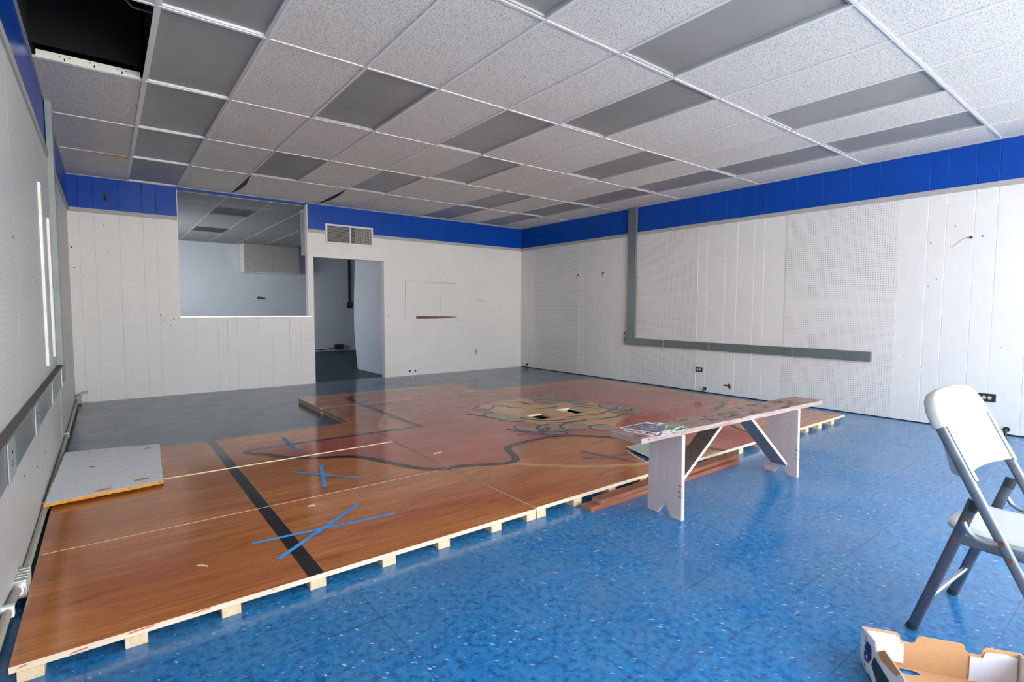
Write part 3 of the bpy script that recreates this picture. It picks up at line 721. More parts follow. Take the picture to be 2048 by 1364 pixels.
cn = MB().box(XL+0.002, XL+0.06, 8.46, 8.60, 0.02, 0.11).tube([(cx+0.01, 8.52, 0.1), (cx+0.06, 8.60, 0.14), (cx+0.1, 8.62, 0.13)], 0.014, 8)
cn.build('end_box', plain('rusty_white', (0.5, 0.42, 0.36), 0.7, var=0.5, sc=50), cd, bevel=0.004)

# ------------------------------------------------------------ the piece of painted gym floor
TOP = 0.0625
secs = {   # name: (rects [(x0,x1,y0,y1)], top z)
 'a': ([(-0.287, 1.940, 2.272, 3.243)], 0.0600),
 'b': ([(-0.287, 1.940, 3.245, 4.186)], 0.0612),
 'c': ([(-0.287, 1.940, 4.192, 5.160)], 0.0670),
 'd': ([], 0.0660),
 'e': ([(1.925, 4.20, 6.098, 6.965)], 0.0665)}
H1 = (3.565, 3.785, 4.09, 4.35); H2 = (4.035, 4.26, 4.09, 4.40)
DX = (1.946, 6.42); DY = (2.272, 6.092)
secs['d'][0].extend([(DX[0], H1[0], *DY), (H1[0], H1[1], DY[0], H1[2]), (H1[0], H1[1], H1[3], DY[1]), (H1[1], H2[0], *DY),
                     (H2[0], H2[1], DY[0], H2[2]), (H2[0], H2[1], H2[3], DY[1]), (H2[1], DX[1], *DY)])
outer = {'a': [(-0.287, 1.94, 2.272, 3.243)], 'b': [(-0.287, 1.94, 3.245, 4.186)], 'c': [(-0.287, 1.94, 4.192, 5.16)], 'd': [(DX[0], DX[1], *DY), H1, H2], 'e': [(1.925, 4.20, 6.098, 6.965)]}
labs = {'a': 'orange-brown court floor panel along the front left, crossed by the large blue tape X',
        'b': 'orange-brown court floor panel in the middle of the three left ones, with small blue tape cross',
        'c': 'rear one of the three left court floor panels, with the narrow tip of the painted map and a ceiling tile on it',
        'd': 'big court floor panel with red painted map, beige emblem and two square cut holes',
        'e': 'narrow court floor panel at the back left of the big map panel, towards the doorway'}
panels = {}
TH = 0.022
for k, (rects, top) in secs.items():
    xs_ = [r[0] for r in rects]+[r[1] for r in rects]; ys_ = [r[2] for r in rects]+[r[3] for r in rects]
    t = thing('court_floor_panel', ((min(xs_)+max(xs_))/2, (min(ys_)+max(ys_))/2, 0), labs[k], 'floor panel', 'sections of a salvaged gym floor', world=True)
    panels[k] = t; d = MB()
    for (x0, x1, y0, y1) in rects:
        d.add([(x0, y0, top), (x1, y0, top), (x1, y1, top), (x0, y1, top)], [(0, 1, 2, 3)], 0)
        d.add([(x0, y0, top-TH), (x1, y0, top-TH), (x1, y1, top-TH), (x0, y1, top-TH)], [(3, 2, 1, 0)], 1)
    for (x0, x1, y0, y1) in outer[k]:
        for a, b_ in (((x0, y0), (x1, y0)), ((x1, y0), (x1, y1)), ((x1, y1), (x0, y1)), ((x0, y1), (x0, y0))):
            d.add([(*a, top-TH), (*b_, top-TH), (*b_, top), (*a, top)], [(0, 1, 2, 3)], 1)
    d.build('deck', [M['court'], M['pale_ply']], t, recalc=False)
    # joists
    xa, xb, ya, yb = min(xs_), max(xs_), min(ys_), max(ys_)
    base = top-TH
    n_ = int(round((xb-xa)/0.325)); js = [xa+0.002+0.035+(xb-xa-0.074)*q/n_ for q in range(n_+1)]
    if k in 'abc': js = [-0.235, 0.048, 0.355, 0.693, 1.025, 1.325, 1.655, 1.905]
    if k == 'd': js = [1.982, 2.28, 2.598, 2.92, 3.24, 3.50, 3.90, 4.222, 4.57, 4.86, 5.17, 5.482, 5.776, 6.09]
    for x in js:
        jo = MB()
        if k == 'd' and abs(x-4.222) < 0.01:
            jo.box(x-0.034, x+0.034, ya-0.005, 4.07, 0.0, base-0.0005).box(x-0.034, x+0.034, 4.42, yb, 0.0, base-0.0005)
        else: jo.box(x-0.034, x+0.034, ya-0.005 if k in 'ad' else ya, yb, 0.0, base-0.0005)
        jo.build('joist', M['joist'], t, bevel=0.0015, seg=1)
# red paint smears on the raw front edge
rs = MB()
for x0, x1, z in [(-0.27, -0.245, 0.050), (-0.14, -0.09, 0.045), (0.02, 0.10, 0.053), (0.22, 0.28, 0.054), (0.50, 0.52, 0.052), (0.745, 0.755, 0.048), (0.78, 0.785, 0.052)]:
    rs.add([(x0, 2.2715, z-0.003), (x1, 2.2715, z+0.001), (x1+0.004, 2.2715, z+0.006), (x0+0.01, 2.2715, z+0.003)], [(0, 1, 2, 3)])
rs.build('paint_smear', plain('red_marker', (0.75, 0.10, 0.08), 0.6), panels['a'], recalc=False)
# chipped rough edge strip on the left side of rear panels
ch = MB(); random.seed(3)
for q in range(26):
    y = 5.17+q*0.035; ch.box(1.918, 1.924, y, y+random.uniform(0.01, 0.03), 0.0465, 0.060+random.uniform(-0.01, 0.005))
ch2 = [b_ for b_ in ()]
o_ = ch.build('splinter', M['lum'], panels['e']); o_['kind'] = 'stuff'

# ---- painted artwork, cut to each panel
def clip(poly, r):
    x0, x1, y0, y1 = r
    for ax, val, keep in ((0, x0, 1), (0, x1, -1), (1, y0, 1), (1, y1, -1)):
        out = []
        for i in range(len(poly)):
            a, b_ = poly[i], poly[(i+1) % len(poly)]
            ia, ib = keep*(a[ax]-val) >= 0, keep*(b_[ax]-val) >= 0
            if ia: out.append(a)
            if ia != ib:
                t = (val-a[ax])/(b_[ax]-a[ax]); out.append((a[0]+(b_[0]-a[0])*t, a[1]+(b_[1]-a[1])*t))
        poly = out
        if len(poly) < 3: return []
    return poly
def paint(name, polys, m, lift, label=None):
    # polys: list of brush strokes / shapes, each a list of polygons; every one lies a hair above the last, as coats of paint do
    tris = []
    for gi, grp in enumerate(polys):
        for p_ in grp:
            if len(p_) <= 4: tris.append((p_, gi*3e-5)); continue
            for t in tessellate_polygon([[Vector((q[0], q[1], 0)) for q in p_]]): tris.append(([p_[i] for i in t], gi*3e-5))
    for k, (rects, top) in secs.items():
        mb_ = MB()
        for t, dz in tris:
            for r in rects:
                q = clip(list(t), r)
                if q:
                    a_ = sum(q[i][0]*q[(i+1) % len(q)][1]-q[(i+1) % len(q)][0]*q[i][1] for i in range(len(q)))
                    if abs(a_) < 1e-7: continue
                    if a_ < 0: q = q[::-1]
                    mb_.add([(x, y, top+lift+dz) for x, y in q], [tuple(range(len(q)))])
        if mb_.f:
            o = mb_.build(name, m, panels[k], recalc=False)
            if label: o['label'] = label
def stroke(pts, w_, closed=False):
    """ribbon of varying width: list of quads"""
    n = len(pts); L_, R_ = [], []
    for i in range(n):
        a = Vector(pts[(i-1) % n] if (closed or i > 0) else pts[i]); b_ = Vector(pts[(i+1) % n] if (closed or i < n-1) else pts[i]); p_ = Vector(pts[i])
        d1 = (p_-a).normalized() if (p_-a).length > 1e-6 else (b_-p_).normalized(); d2 = (b_-p_).normalized() if (b_-p_).length > 1e-6 else d1
        nn = Vector((-(d1+d2).y, (d1+d2).x)); nn = nn.normalized() if nn.length > 1e-3 else Vector((-d1.y, d1.x))
        c = max(0.45, nn.dot(Vector((-d1.y, d1.x)))); ww = (w_(i/(n-1)) if callable(w_) else w_)/2/c
        L_.append(tuple(p_+nn*ww)); R_.append(tuple(p_-nn*ww))
    rng = range(n if closed else n-1)
    return [[L_[i], R_[i], R_[(i+1) % n], L_[(i+1) % n]] for i in rng]
def smooth(pts, it=2, closed=False):
    for _ in range(it):
        out = [] if closed else [pts[0]]
        n = len(pts)
        for i in range(n if closed else n-1):
            a, b_ = pts[i], pts[(i+1) % n]
            out += [(a[0]*.75+b_[0]*.25, a[1]*.75+b_[1]*.25), (a[0]*.25+b_[0]*.75, a[1]*.25+b_[1]*.75)]
        if not closed: out.append(pts[-1])
        pts = out
    return pts
def arc(cx_, cy_, rx, ry, a0, a1, n=24, rot=0):
    out = []
    for i in range(n+1):
        t = math.radians(a0+(a1-a0)*i/n); x, y = rx*math.cos(t), ry*math.sin(t)
        out.append((cx_+x*math.cos(rot)-y*math.sin(rot), cy_+x*math.sin(rot)+y*math.cos(rot)))
    return out
paint('centre_circle', [stroke(arc(3.88, 4.17, 1.88, 1.88, 95, 330, 80), 0.055)], M['tan'], 0.0003, 'tan court circle line')
paint('court_line', [[[(0.655, 2.2), (0.722, 2.2), (0.722, 5.3), (0.655, 5.3)]]], M['court_black'], 0.0005, 'wide black court line')
up_ = [(0.87, 4.61), (1.27, 4.61), (1.64, 4.59), (2.385, 4.575)]
pan = [(2.385, 4.575), (2.41, 6.60)]
topl = [(2.41, 6.60), (2.60, 6.68), (2.91, 6.76), (3.37, 6.75), (3.60, 6.66), (3.78, 6.30), (3.80, 6.0), (3.86, 5.74), (4.02, 5.62), (4.18, 5.55), (4.44, 5.56), (4.74, 5.50), (5.05, 5.55), (5.41, 5.50), (5.70, 5.36), (5.89, 5.10), (5.94, 4.80), (6.05, 4.60), (6.06, 4.40), (6.18, 4.17), (6.17, 4.0), (6.1, 3.82), (6.1, 3.62), (6.0, 3.46), (5.84, 3.40), (5.75, 3.34), (5.68, 3.38), (5.55, 3.28), (5.13, 2.99), (4.93, 2.77), (4.79, 2.60), (4.73, 2.40), (4.70, 2.10)]
coast = [(0.87, 4.61), (0.855, 4.54), (0.90, 4.46), (0.97, 4.42), (1.02, 4.28), (1.08, 4.22), (1.15, 4.17), (1.25, 4.08), (1.40, 4.02), (1.54, 3.92), (1.64, 3.66), (1.74, 3.40), (1.83, 3.29), (1.93, 3.24), (2.05, 3.22), (2.15, 3.16), (2.27, 3.10), (2.35, 3.07), (2.42, 3.08), (2.47, 3.13), (2.51, 3.21), (2.56, 3.34), (2.61, 3.43), (2.70, 3.46), (2.80, 3.48), (3.06, 3.49), (3.24, 3.45), (3.38, 3.36), (3.52, 3.20), (3.64, 2.98), (3.72, 2.80), (3.84, 2.58), (3.96, 2.35), (4.02, 2.10)]
topl_s = smooth(topl, 1); coast_s = smooth(coast, 2)
fill = up_[:-1]+[pan[0]]+topl_s+coast_s[::-1]
fill = [p_ for i, p_ in enumerate(fill) if i == 0 or (Vector(p_)-Vector(fill[i-1])).length > 1e-4]
if (Vector(fill[0])-Vector(fill[-1])).length < 1e-4: fill.pop()
paint('map_fill', [[fill]], M['map'], 0.0006, 'dull red painted map shape')
paint('map_outline', [stroke(up_+[(2.43, 4.57)], lambda t: 0.075-0.03*min(1, t*3)), stroke([(2.40, 4.55), (2.415, 6.62)], 0.065), stroke(topl_s, 0.05), stroke(coast_s, 0.062)], M['court_black'], 0.0009, 'black outline of the map')
# worn emblem in the middle: plain beige and taupe lobed patch (generic stand-in)
em = [(3.40, 5.05), (3.63, 5.20), (3.91, 5.25), (4.21, 5.18), (4.45, 5.11), (4.61, 4.90), (4.78, 4.62), (4.70, 4.40), (4.72, 4.2), (4.80, 3.95), (4.60, 3.72), (4.35, 3.60), (4.12, 3.52), (3.97, 3.46), (3.93, 3.34), (3.78, 3.33), (3.70, 3.46), (3.62, 3.60), (3.5, 3.60), (3.40, 3.95), (3.30, 4.25), (3.36, 4.5), (3.40, 4.75), (3.46, 4.9)]
paint('emblem', [[smooth(em, 2, True)]], M['tan'], 0.0011, 'faded beige emblem patch')
lob = [(3.45, 4.98, .16, .10, .5), (3.33, 4.42, .13, .30, .1), (3.22, 3.85, .13, .18, .2), (3.42, 3.72, .18, .17, 0), (3.62, 3.64, .15, .15, 0), (3.32, 3.62, .14, .13, 0), (3.80, 3.45, .13, .13, 0),
       (4.46, 5.03, .22, .20, 0), (4.62, 4.72, .16, .22, 0), (4.35, 4.86, .18, .16, 0), (4.72, 4.10, .15, .22, 0), (4.62, 3.86, .18, .18, 0), (4.78, 3.95, .13, .14, 0)]
paint('emblem_lobe', [[arc(a, b_, c_, d_, 0, 345, 23, e_)] for a, b_, c_, d_, e_ in lob[1:]], M['taupe'], 0.0014, 'taupe lobes round the emblem')
ol = []
for a, b_, c_, d_, e_ in lob: ol.append(stroke(arc(a, b_, c_, d_, random.uniform(0, 80), random.uniform(250, 330), 20, e_), 0.024))
for pts in ([(3.62, 5.08), (3.75, 4.95), (3.70, 4.80), (3.82, 4.72)], [(3.90, 5.12), (4.05, 5.02), (4.02, 4.86), (4.15, 4.78)], [(3.45, 4.3), (3.52, 4.05), (3.66, 3.95), (3.9, 3.92)], [(3.50, 3.92), (3.72, 3.80), (3.95, 3.80)],
            [(3.85, 4.02), (4.05, 3.98), (4.30, 3.92), (4.5, 4.0)], [(4.0, 3.78), (4.22, 3.70), (4.45, 3.74)], [(4.34, 4.42), (4.45, 4.30), (4.50, 4.15)], [(4.42, 4.50), (4.56, 4.38), (4.60, 4.22)], [(3.9, 4.62), (4.0, 4.54), (4.2, 4.52)]):
    ol.append(stroke(smooth(pts, 2), lambda t: 0.012+0.026*math.sin(math.pi*t)))
paint('emblem_line', ol, M['court_black'], 0.0020, 'thin black brush lines of the emblem')
# inside the square holes
hb = MB().box(4.04, 4.10, 4.12, 4.385, 0.0, 0.060); hb.build('joist', M['joist'], panels['d'])

# blue tape
def tape(lab, strips, mt, top):
    cx_ = sum(s_[0]+s_[2] for s_ in strips)/(2*len(strips)); cy_ = sum(s_[1]+s_[3] for s_ in strips)/(2*len(strips))
    t = thing('tape_cross' if len(strips) > 1 else 'tape_strip', (cx_, cy_, top), lab, 'tape', world=True)
    for q, (x0, y0, x1, y1) in enumerate(strips):
        d = Vector((x1-x0, y1-y0)).normalized(); nn = Vector((-d.y, d.x))*0.0125; z = top+0.0030+0.0004*q
        j = [random.uniform(-0.006, 0.006) for _ in range(2)]
        P = [(x0+nn.x+d.x*j[0], y0+nn.y+d.y*j[0]), (x0-nn.x, y0-nn.y), (x1-nn.x, y1-nn.y), (x1+nn.x+d.x*j[1], y1+nn.y+d.y*j[1])]
        MB().prism(P, lambda u, v, tt: (u, v, tt), z-0.0002, z).build('strip', mt, t)
tape('large blue tape X at the front beside the black court line', [(0.53, 2.77, 1.25, 2.70), (0.59, 2.52, 1.15, 2.96)], M['tape'], 0.060)
tape('small blue tape cross on the middle left floor panel', [(1.00, 3.84, 1.33, 3.42), (1.22, 3.87, 1.08, 3.37)], M['tape'], 0.0612)
tape('single blue tape strip across the upper map outline', [(1.215, 4.88, 1.20, 4.37)], M['tape'], 0.067)
tape('faded blue tape cross on bare boards behind the near bench leg', [(3.02, 2.97, 3.14, 2.50), (2.88, 2.82, 3.26, 2.68)], M['tape_faded'], 0.066)
tape('faded bluish tape cross below the emblem lobes', [(3.00, 3.95, 3.20, 3.45), (2.95, 3.72, 3.3, 3.60)], M['tape_faded'], 0.066)
tape('faded bluish tape strip left of the emblem', [(3.09, 4.80, 3.22, 4.50)], M['tape_faded'], 0.066)
# chips of paint / wood on the boards
for (x, y, a, l, lab) in ((0.305, 2.66, 0.75, 0.05, 'thin white sliver of wood near the front left of the court floor'), (0.92, 3.10, 0.2, 0.04, 'tiny pale wood chip left of the large tape X'), (2.06, 3.62, -0.1, 0.07, 'curled white sliver on the red map near the front')):
    zz = 0.0605 if y < 3.24 else (0.0630 if x < 1.94 else 0.067)
    d = (math.cos(-a)*l/2, math.sin(-a)*l/2)
    c_ = MB().tube([(x-d[0], y-d[1], zz+0.002), (x, y+0.004, zz+0.003), (x+d[0], y+d[1], zz+0.002)], 0.003, 6)
    tag(c_.build('wood_sliver', M['pale_ply']), lab, 'wood chip')

# loose ceiling tile lying on the platform
P4 = [(-0.318, 3.955), (0.262, 4.05), (0.322, 5.205), (-0.285, 5.29)]
ctl = thing('loose_ceiling_tile', (0.0, 4.6, 0.068), 'loose white speckled ceiling tile with yellow fibreglass edge lying on the floor panels', 'ceiling tile', world=True)
n = 12; vv = []; zt = 0.0925; zb0 = 0.0735
def qp(u, v):
    a = Vector(P4[0])*(1-u)+Vector(P4[1])*u; b_ = Vector(P4[3])*(1-u)+Vector(P4[2])*u; p_ = a*(1-v)+b_*v
    return p_
def slab(z0f, z1f, inset=0.0):
    m_ = MB(); vs_ = []
    for zf in (z0f, z1f):
        for a in range(n+1):
            for b_ in range(n+1):
                u, v = inset+(1-2*inset)*b_/n, inset+(1-2*inset)*a/n; p_ = qp(u, v); w_ = 0.006*math.sin(3*u+1)*v+0.010*max(0, 0.15-v)*(1-u)*3
                jx = random.uniform(-1, 1)*(0.002 if (a in (0, n) or b_ in (0, n)) else 0)
                vs_.append((p_.x+jx, p_.y+jx, zf+w_))
    K = (n+1)**2; f_ = [(a*(n+1)+b_, (a+1)*(n+1)+b_, (a+1)*(n+1)+b_+1, a*(n+1)+b_+1) for a in range(n) for b_ in range(n)]
    f_ += [tuple(K+i for i in reversed(q)) for q in f_]
    for a in range(n):
        f_ += [(a, a+1, K+a+1, K+a), (n*(n+1)+a, K+n*(n+1)+a, K+n*(n+1)+a+1, n*(n+1)+a+1), (a*(n+1), K+a*(n+1), K+(a+1)*(n+1), (a+1)*(n+1)), (a*(n+1)+n, (a+1)*(n+1)+n, K+(a+1)*(n+1)+n, K+a*(n+1)+n)]
    return m_.add(vs_, f_)
slab(0.0735, 0.0905).build('fibreglass_core', M['foam'], ctl)
slab(0.0906, 0.0925, 0.004).build('speckled_face', M['tile_face'], ctl)
st = MB()
for (u, v, r1, r2, an) in ((0.80, 0.10, 0.045, 0.014, 0.2), (0.46, 0.045, 0.045, 0.010, 0.15), (0.86, 0.86, 0.022, 0.006, 0.1), (0.32, 0.55, 0.018, 0.006, -0.5)):
    p_ = qp(u, v); pts = arc(p_.x, p_.y, r1, r2, 0, 340, 17, an); st.prism(pts, lambda a, b_, t: (a, b_, t+0.0062), 0.0900, 0.0935)
st.build('torn_spot', plain('torn_yellow_brown', (0.50, 0.25, 0.06), 0.9, var=0.4, sc=50), ctl)

# ------------------------------------------------------------ the bench
bx0 = (2.24, 1.866)     # left end, centre of the top, rotated slightly
RZ = math.atan2(-0.047, 1.37)
be = thing('wooden_bench', (2.24, 1.866, 0), 'worn pinkish-white wooden bench with flaking top and V-notched board legs', 'bench', rz=RZ)
BL, BW, BT, BH = 2.10, 0.225, 0.029, 0.53
tp = MB(); n = 40; vs_ = []; random.seed(5)
def wob(i, s): return random.uniform(-0.004, 0.004)
prof = []
for i in range(n+1):
    x = BL*i/n; prof.append((x, -BW/2+wob(i, 0)))
back_ = [(BL*i/n, BW/2+wob(i, 1)) for i in range(n, -1, -1)]
poly = prof+back_
poly[n] = (BL+0.0, -BW/2+0.012); poly[n+1] = (BL-0.035, BW/2-0.01)
poly[0] = (0.0, -BW/2); poly[-1] = (-0.005, BW/2-0.01)
tp.prism(poly, lambda u, v, t: (u, v, t), BH-BT, BH, 0, 1)
tpo = tp.build('top', [M['bench_top'], M['bench_edge']], be, bevel=0.003)
for p_ in tpo.data.polygons:
    if p_.normal.z < -0.5: p_.material_index = 1
def leg(x, nm):
    m_ = MB(); W2 = 0.122
    P = [(-W2, 0), (-0.050, 0), (-0.004, 0.080), (0.052, 0), (W2, 0.0), (W2-0.006, BH-BT-0.0005), (-W2+0.006, BH-BT-0.0005)]
    m_.prism(P, lambda u, v, t: (t, u, v), x, x+0.03)
    return m_.build(nm, M['bench_leg'], be, bevel=0.002)
LX1, LX2 = 0.345, 1.71
l1 = leg(LX1, 'leg'); l2 = leg(LX2-0.012, 'leg')
for (xx, o) in ((LX1-0.001, l1), (LX2-0.013, l2)):      # bent nails on the camera side of each leg
    nl = MB()
    for z in (0.20, 0.165, 0.135): nl.tube([(xx+0.012, -0.123, z), (xx-0.002, -0.118, z+0.004), (xx-0.003, -0.098, z+0.006)], 0.0018, 6)
    nl.build('bent_nail', M['blackp'], o)
M['brace_grey'] = rawwood('grey_painted_brace', (0.30, 0.28, 0.29), (0.14, 0.12, 0.12), 'x')
def brace(xa, za, xb, zb_, mm):
    m_ = MB(); m_.bar((xa, 0, za), (xb, 0, zb_), (0, 1, 0), 0.115, 0.022)
    o = m_.build('brace', [mm, M['bench_leg']], be, bevel=0.0015)
    for p_ in o.data.polygons:
        if abs(p_.normal.y) > 0.5: p_.material_index = 1
    return o
brace(LX1+0.042, 0.165, LX1+0.50, BH-BT-0.012, M['brace_dark']); brace(LX2-0.028, 0.085, LX2-0.53, BH-BT-0.012, M['brace_grey'])

# printed cards on the bench
def card_mat(name, cols, sc, base=(0.80, 0.82, 0.84)):
    m, nt, b = mat(name); n_ = N(nt); p = n_.objc()
    v = n_.new('ShaderNodeTexVoronoi'); n_.link(n_.scale(p, (1, 2.2, 1)), v.inputs['Vector']); v.inputs['Scale'].default_value = sc
    f = n_.white(v.outputs['Color'])
    st_ = [(i/len(cols), c) for i, c in enumerate(cols)]
    r = n_.new('ShaderNodeValToRGB'); n_.link(f, r.inputs[0]); r.color_ramp.interpolation = 'CONSTANT'; e = r.color_ramp.elements
    while len(e) < len(st_): e.new(0.5)
    for i, (q, c) in enumerate(st_): e[i].position = q; e[i].color = (*c, 1)
    n_.link(r.outputs[0], b.inputs['Base Color']); b.inputs['Roughness'].default_value = 0.25
    return m
GR = (0.04, 0.16, 0.035); PU = (0.22, 0.13, 0.30); PD = (0.07, 0.035, 0.11); RD = (0.62, 0.03, 0.04); WH = (0.85, 0.86, 0.88); LP = (0.50, 0.40, 0.55)
M['card_purple'] = card_mat('lavender_print', [PU, GR, PD, LP, GR, PU, PD], 55)
M['card_red'] = card_mat('red_green_print', [RD, WH, GR, RD, WH, (0.03, 0.05, 0.04)], 60)
M['card_green'] = card_mat('leaf_print', [GR, (0.10, 0.30, 0.08), GR, WH], 40)
M['paper'] = plain('white_card', (0.82, 0.83, 0.84), 0.4, var=0.03)
M['card_dark'] = card_mat('dark_blue_print', [(0.02, 0.05, 0.14), (0.015, 0.02, 0.03), (0.03, 0.09, 0.22)], 30)
def card(lab, pts, m_print, tilt=None, margin=0.010, name='printed_card', group='printed cards on the bench'):
    """pts: four room points (x,y,z) in order; card with white border and printed face"""
    c = sum((Vector(p_) for p_ in pts), Vector())/4; t = thing(name, c, lab, 'card', group, world=True)
    P = [Vector(p_) for p_ in pts]; nrm = (P[1]-P[0]).cross(P[2]-P[1]).normalized()
    if nrm.z < 0: nrm = -nrm
    def lay(ins, z0, z1):
        Q = [p_+(c-p_)*ins for p_ in P]
        return MB().add([q+nrm*z0 for q in Q]+[q+nrm*z1 for q in Q], [(3, 2, 1, 0), (4, 5, 6, 7), (0, 1, 5, 4), (1, 2, 6, 5), (2, 3, 7, 6), (3, 0, 4, 7)])
    lay(0, 0, 0.0012).build('sheet', M['paper'], t)
    lay(margin/0.12, 0.0013, 0.0016).build('print', m_print, t)
Z = BH+0.001
card('large white-bordered card with red and green print, lowest on the bench stack', [(2.300, 1.945, Z), (2.345, 1.72, Z), (2.56, 1.755, Z), (2.52, 1.965, Z)], M['card_red'], group='printed cards on the bench')
card('big card with purple flowers and green leaves on top of the bench stack', [(2.325, 1.985, Z+0.004), (2.385, 1.765, Z+0.004), (2.60, 1.80, Z+0.004), (2.585, 1.985, Z+0.004)], M['card_purple'])
card('tilted red and green card with white border at the right of the bench stack', [(2.40, 1.745, Z+0.0075), (2.60, 1.70, Z+0.0075), (2.665, 1.80, Z+0.0075), (2.56, 1.83, Z+0.010)], M['card_green'])
card('narrow card with a green end lying behind the stack on the bench', [(2.53, 1.955, Z+0.0085), (2.56, 1.90, Z+0.0085), (2.66, 1.905, Z+0.002), (2.65, 1.94, Z+0.002)], M['card_green'])
card('pale green card with white edge leaning on the floor boards behind the near bench leg', [(3.37, 2.80, 0.085), (3.27, 2.47, 0.078), (3.50, 2.42, 0.072), (3.60, 2.72, 0.100)], plain('pale_green_paper', (0.42, 0.55, 0.42), 0.5), group='loose cards on the court floor')
card('dark blue printed card lying flat under the pale green one', [(3.32, 2.76, 0.0675), (3.18, 2.45, 0.0675), (3.42, 2.38, 0.0675), (3.55, 2.66, 0.0675)], M['card_dark'], group='loose cards on the court floor')

# old reddish boards lying along the front edge of the platform
def board(lab, p, q, z0, th=0.03, wd=0.085):
    p, q = Vector((*p, z0+th/2)), Vector((*q, z0+th/2)); L = (q-p).length; an = math.atan2(q.y-p.y, q.x-p.x)
    m_ = MB().box(-L/2, L/2, -wd/2, wd/2, -th/2, th/2)
    o = m_.build('lumber_board', [M['lum'], M['lum_end']], bevel=0.002)
    for p_ in o.data.polygons:
        if abs(p_.normal.x) > 0.5: p_.material_index = 1
    o.location = (p+q)/2; o.rotation_euler = (0, 0, an); o['_b'] = 1
    return tag(o, lab, 'board', 'old reddish boards under the bench')
board('reddish old board lying lowest on the blue floor, front one of the stack', (2.262, 2.180), (3.93, 2.165), 0.0)
board('reddish old board lying on top of the lowest boards, end nearest the camera nail-marked', (2.345, 2.17), (3.985, 2.20), 0.0302, 0.028, 0.075)
board('thin reddish board lying behind the stack against the court floor joists', (2.9, 2.243), (4.05, 2.243), 0.0, 0.028, 0.035)

# ------------------------------------------------------------ folding chair (local frame: +x forward, +y to its own left, z up)
ax = Vector((0.458, -0.030, 0)).normalized()        # across the chair, away from the camera
fw_ = Vector((ax.y, -ax.x, 0))                       # forward (towards the shop window)
ch = thing('folding_chair', (2.392, 0.593, 0), 'white plastic folding chair with grey metal legs and rusty rivets at the right edge', 'chair', rz=math.atan2(fw_.y, fw_.x))
# local coords: x=t forward, y = across (positive = away from camera when rotated)
S0, S1 = 0.0, 0.458
sgn = 1 if (Matrix.Rotation(math.atan2(fw_.y, fw_.x), 3, 'Z') @ Vector((0, 1, 0))).dot(ax) > 0 else -1
def cv(t, s, z): return (t, sgn*s, z)
def post_pt(z, s): return cv(0.058+(0.81-z)*0.505, s, z)     # straight line of the long post
# long posts bend over into the top rail inside the plastic back
for s, si in ((S0-0.012, 1), (S1+0.012, -1)):
    m_ = MB().tube([post_pt(0.0, s), post_pt(0.4, s), post_pt(0.80, s)], 0.015, 16, flat=(0.0115, 0.0165, (1, 0, 0.5), 0.75))
    po = m_.build('front_leg', M['tubing'], ch)
    so = -1 if si == 1 else 1
    for (t, z) in ((0.243, 0.437), (0.266, 0.388)): MB().disc(cv(t+0.006, s+so*0.010, z), (0, sgn*so, 0), 0.0095 if z > 0.4 else 0.007, 0.006, 16).build('rivet', M['rust'], po)
    MB().tube([post_pt(0.0, s), post_pt(0.03, s)], 0.02, 14, flat=(0.0135, 0.019, (1, 0, 0.5))).build('foot_cap', M['blackp'], po)
for s, so in ((S0+0.010, -1), (S1-0.010, 1)):
    m_ = MB().tube([cv(0.0, s, 0.0), cv(0.085, s, 0.28), cv(0.163, s, 0.545)], 0.015, 16, flat=(0.010, 0.0175, (1, 0, -0.3), 0.7))
    ro = m_.build('rear_leg', M['tubing_dark'], ch)
    MB().tube([cv(-0.002, s, 0.0), cv(0.006, s, 0.022)], 0.02, 14, flat=(0.012, 0.0195, (1, 0, -0.3))).build('foot_cap', M['blackp'], ro)
    MB().tube([cv(0.155, s, 0.515), cv(0.1655, s, 0.552)], 0.02, 14, flat=(0.0112, 0.0187, (1, 0, -0.3))).build('top_cap', M['blackp'], ro)
    for (t, z, rr) in ((0.146, 0.478, 0.0095), (0.118, 0.397, 0.007)): MB().disc(cv(t, s+so*0.009, z), (0, sgn*so, 0), rr, 0.006, 16).build('rivet', M['rust'], ro)
    s2 = s+so*0.030
    lk = MB().tube([cv(0.146, s2, 0.478), cv(0.150, s2, 0.462), cv(0.163, s2, 0.442), cv(0.185, s2, 0.428), cv(0.215, s2, 0.424), cv(0.243, s2, 0.432)], 0.0055, 12, flat=(0.0085, 0.006, (0, 1, 0)))
    lk.build('hinge_link', M['chrome'], ch)
# crossbar of the rear legs, seat frame
MB().tube([cv(0.042, S0+0.012, 0.135), cv(0.042, S1-0.012, 0.135)], 0.009, 14).build('crossbar', M['chrome'], ch)
MB().tube([(post_pt(0.13, 0)[0], sgn*(S0-0.010), 0.13), (post_pt(0.13, 0)[0], sgn*(S1+0.010), 0.13)], 0.009, 14).build('crossbar', M['chrome'], ch)
for s in (S0+0.024, S1-0.024):
    m_ = MB().tube([cv(0.13, s, 0.398), cv(0.25, s, 0.394), cv(0.36, s, 0.396), cv(0.44, s, 0.405)], 0.01, 14, flat=(0.007, 0.018, (0, 0, 1), 0.7)); m_.build('seat_frame', M['tubing'], ch)
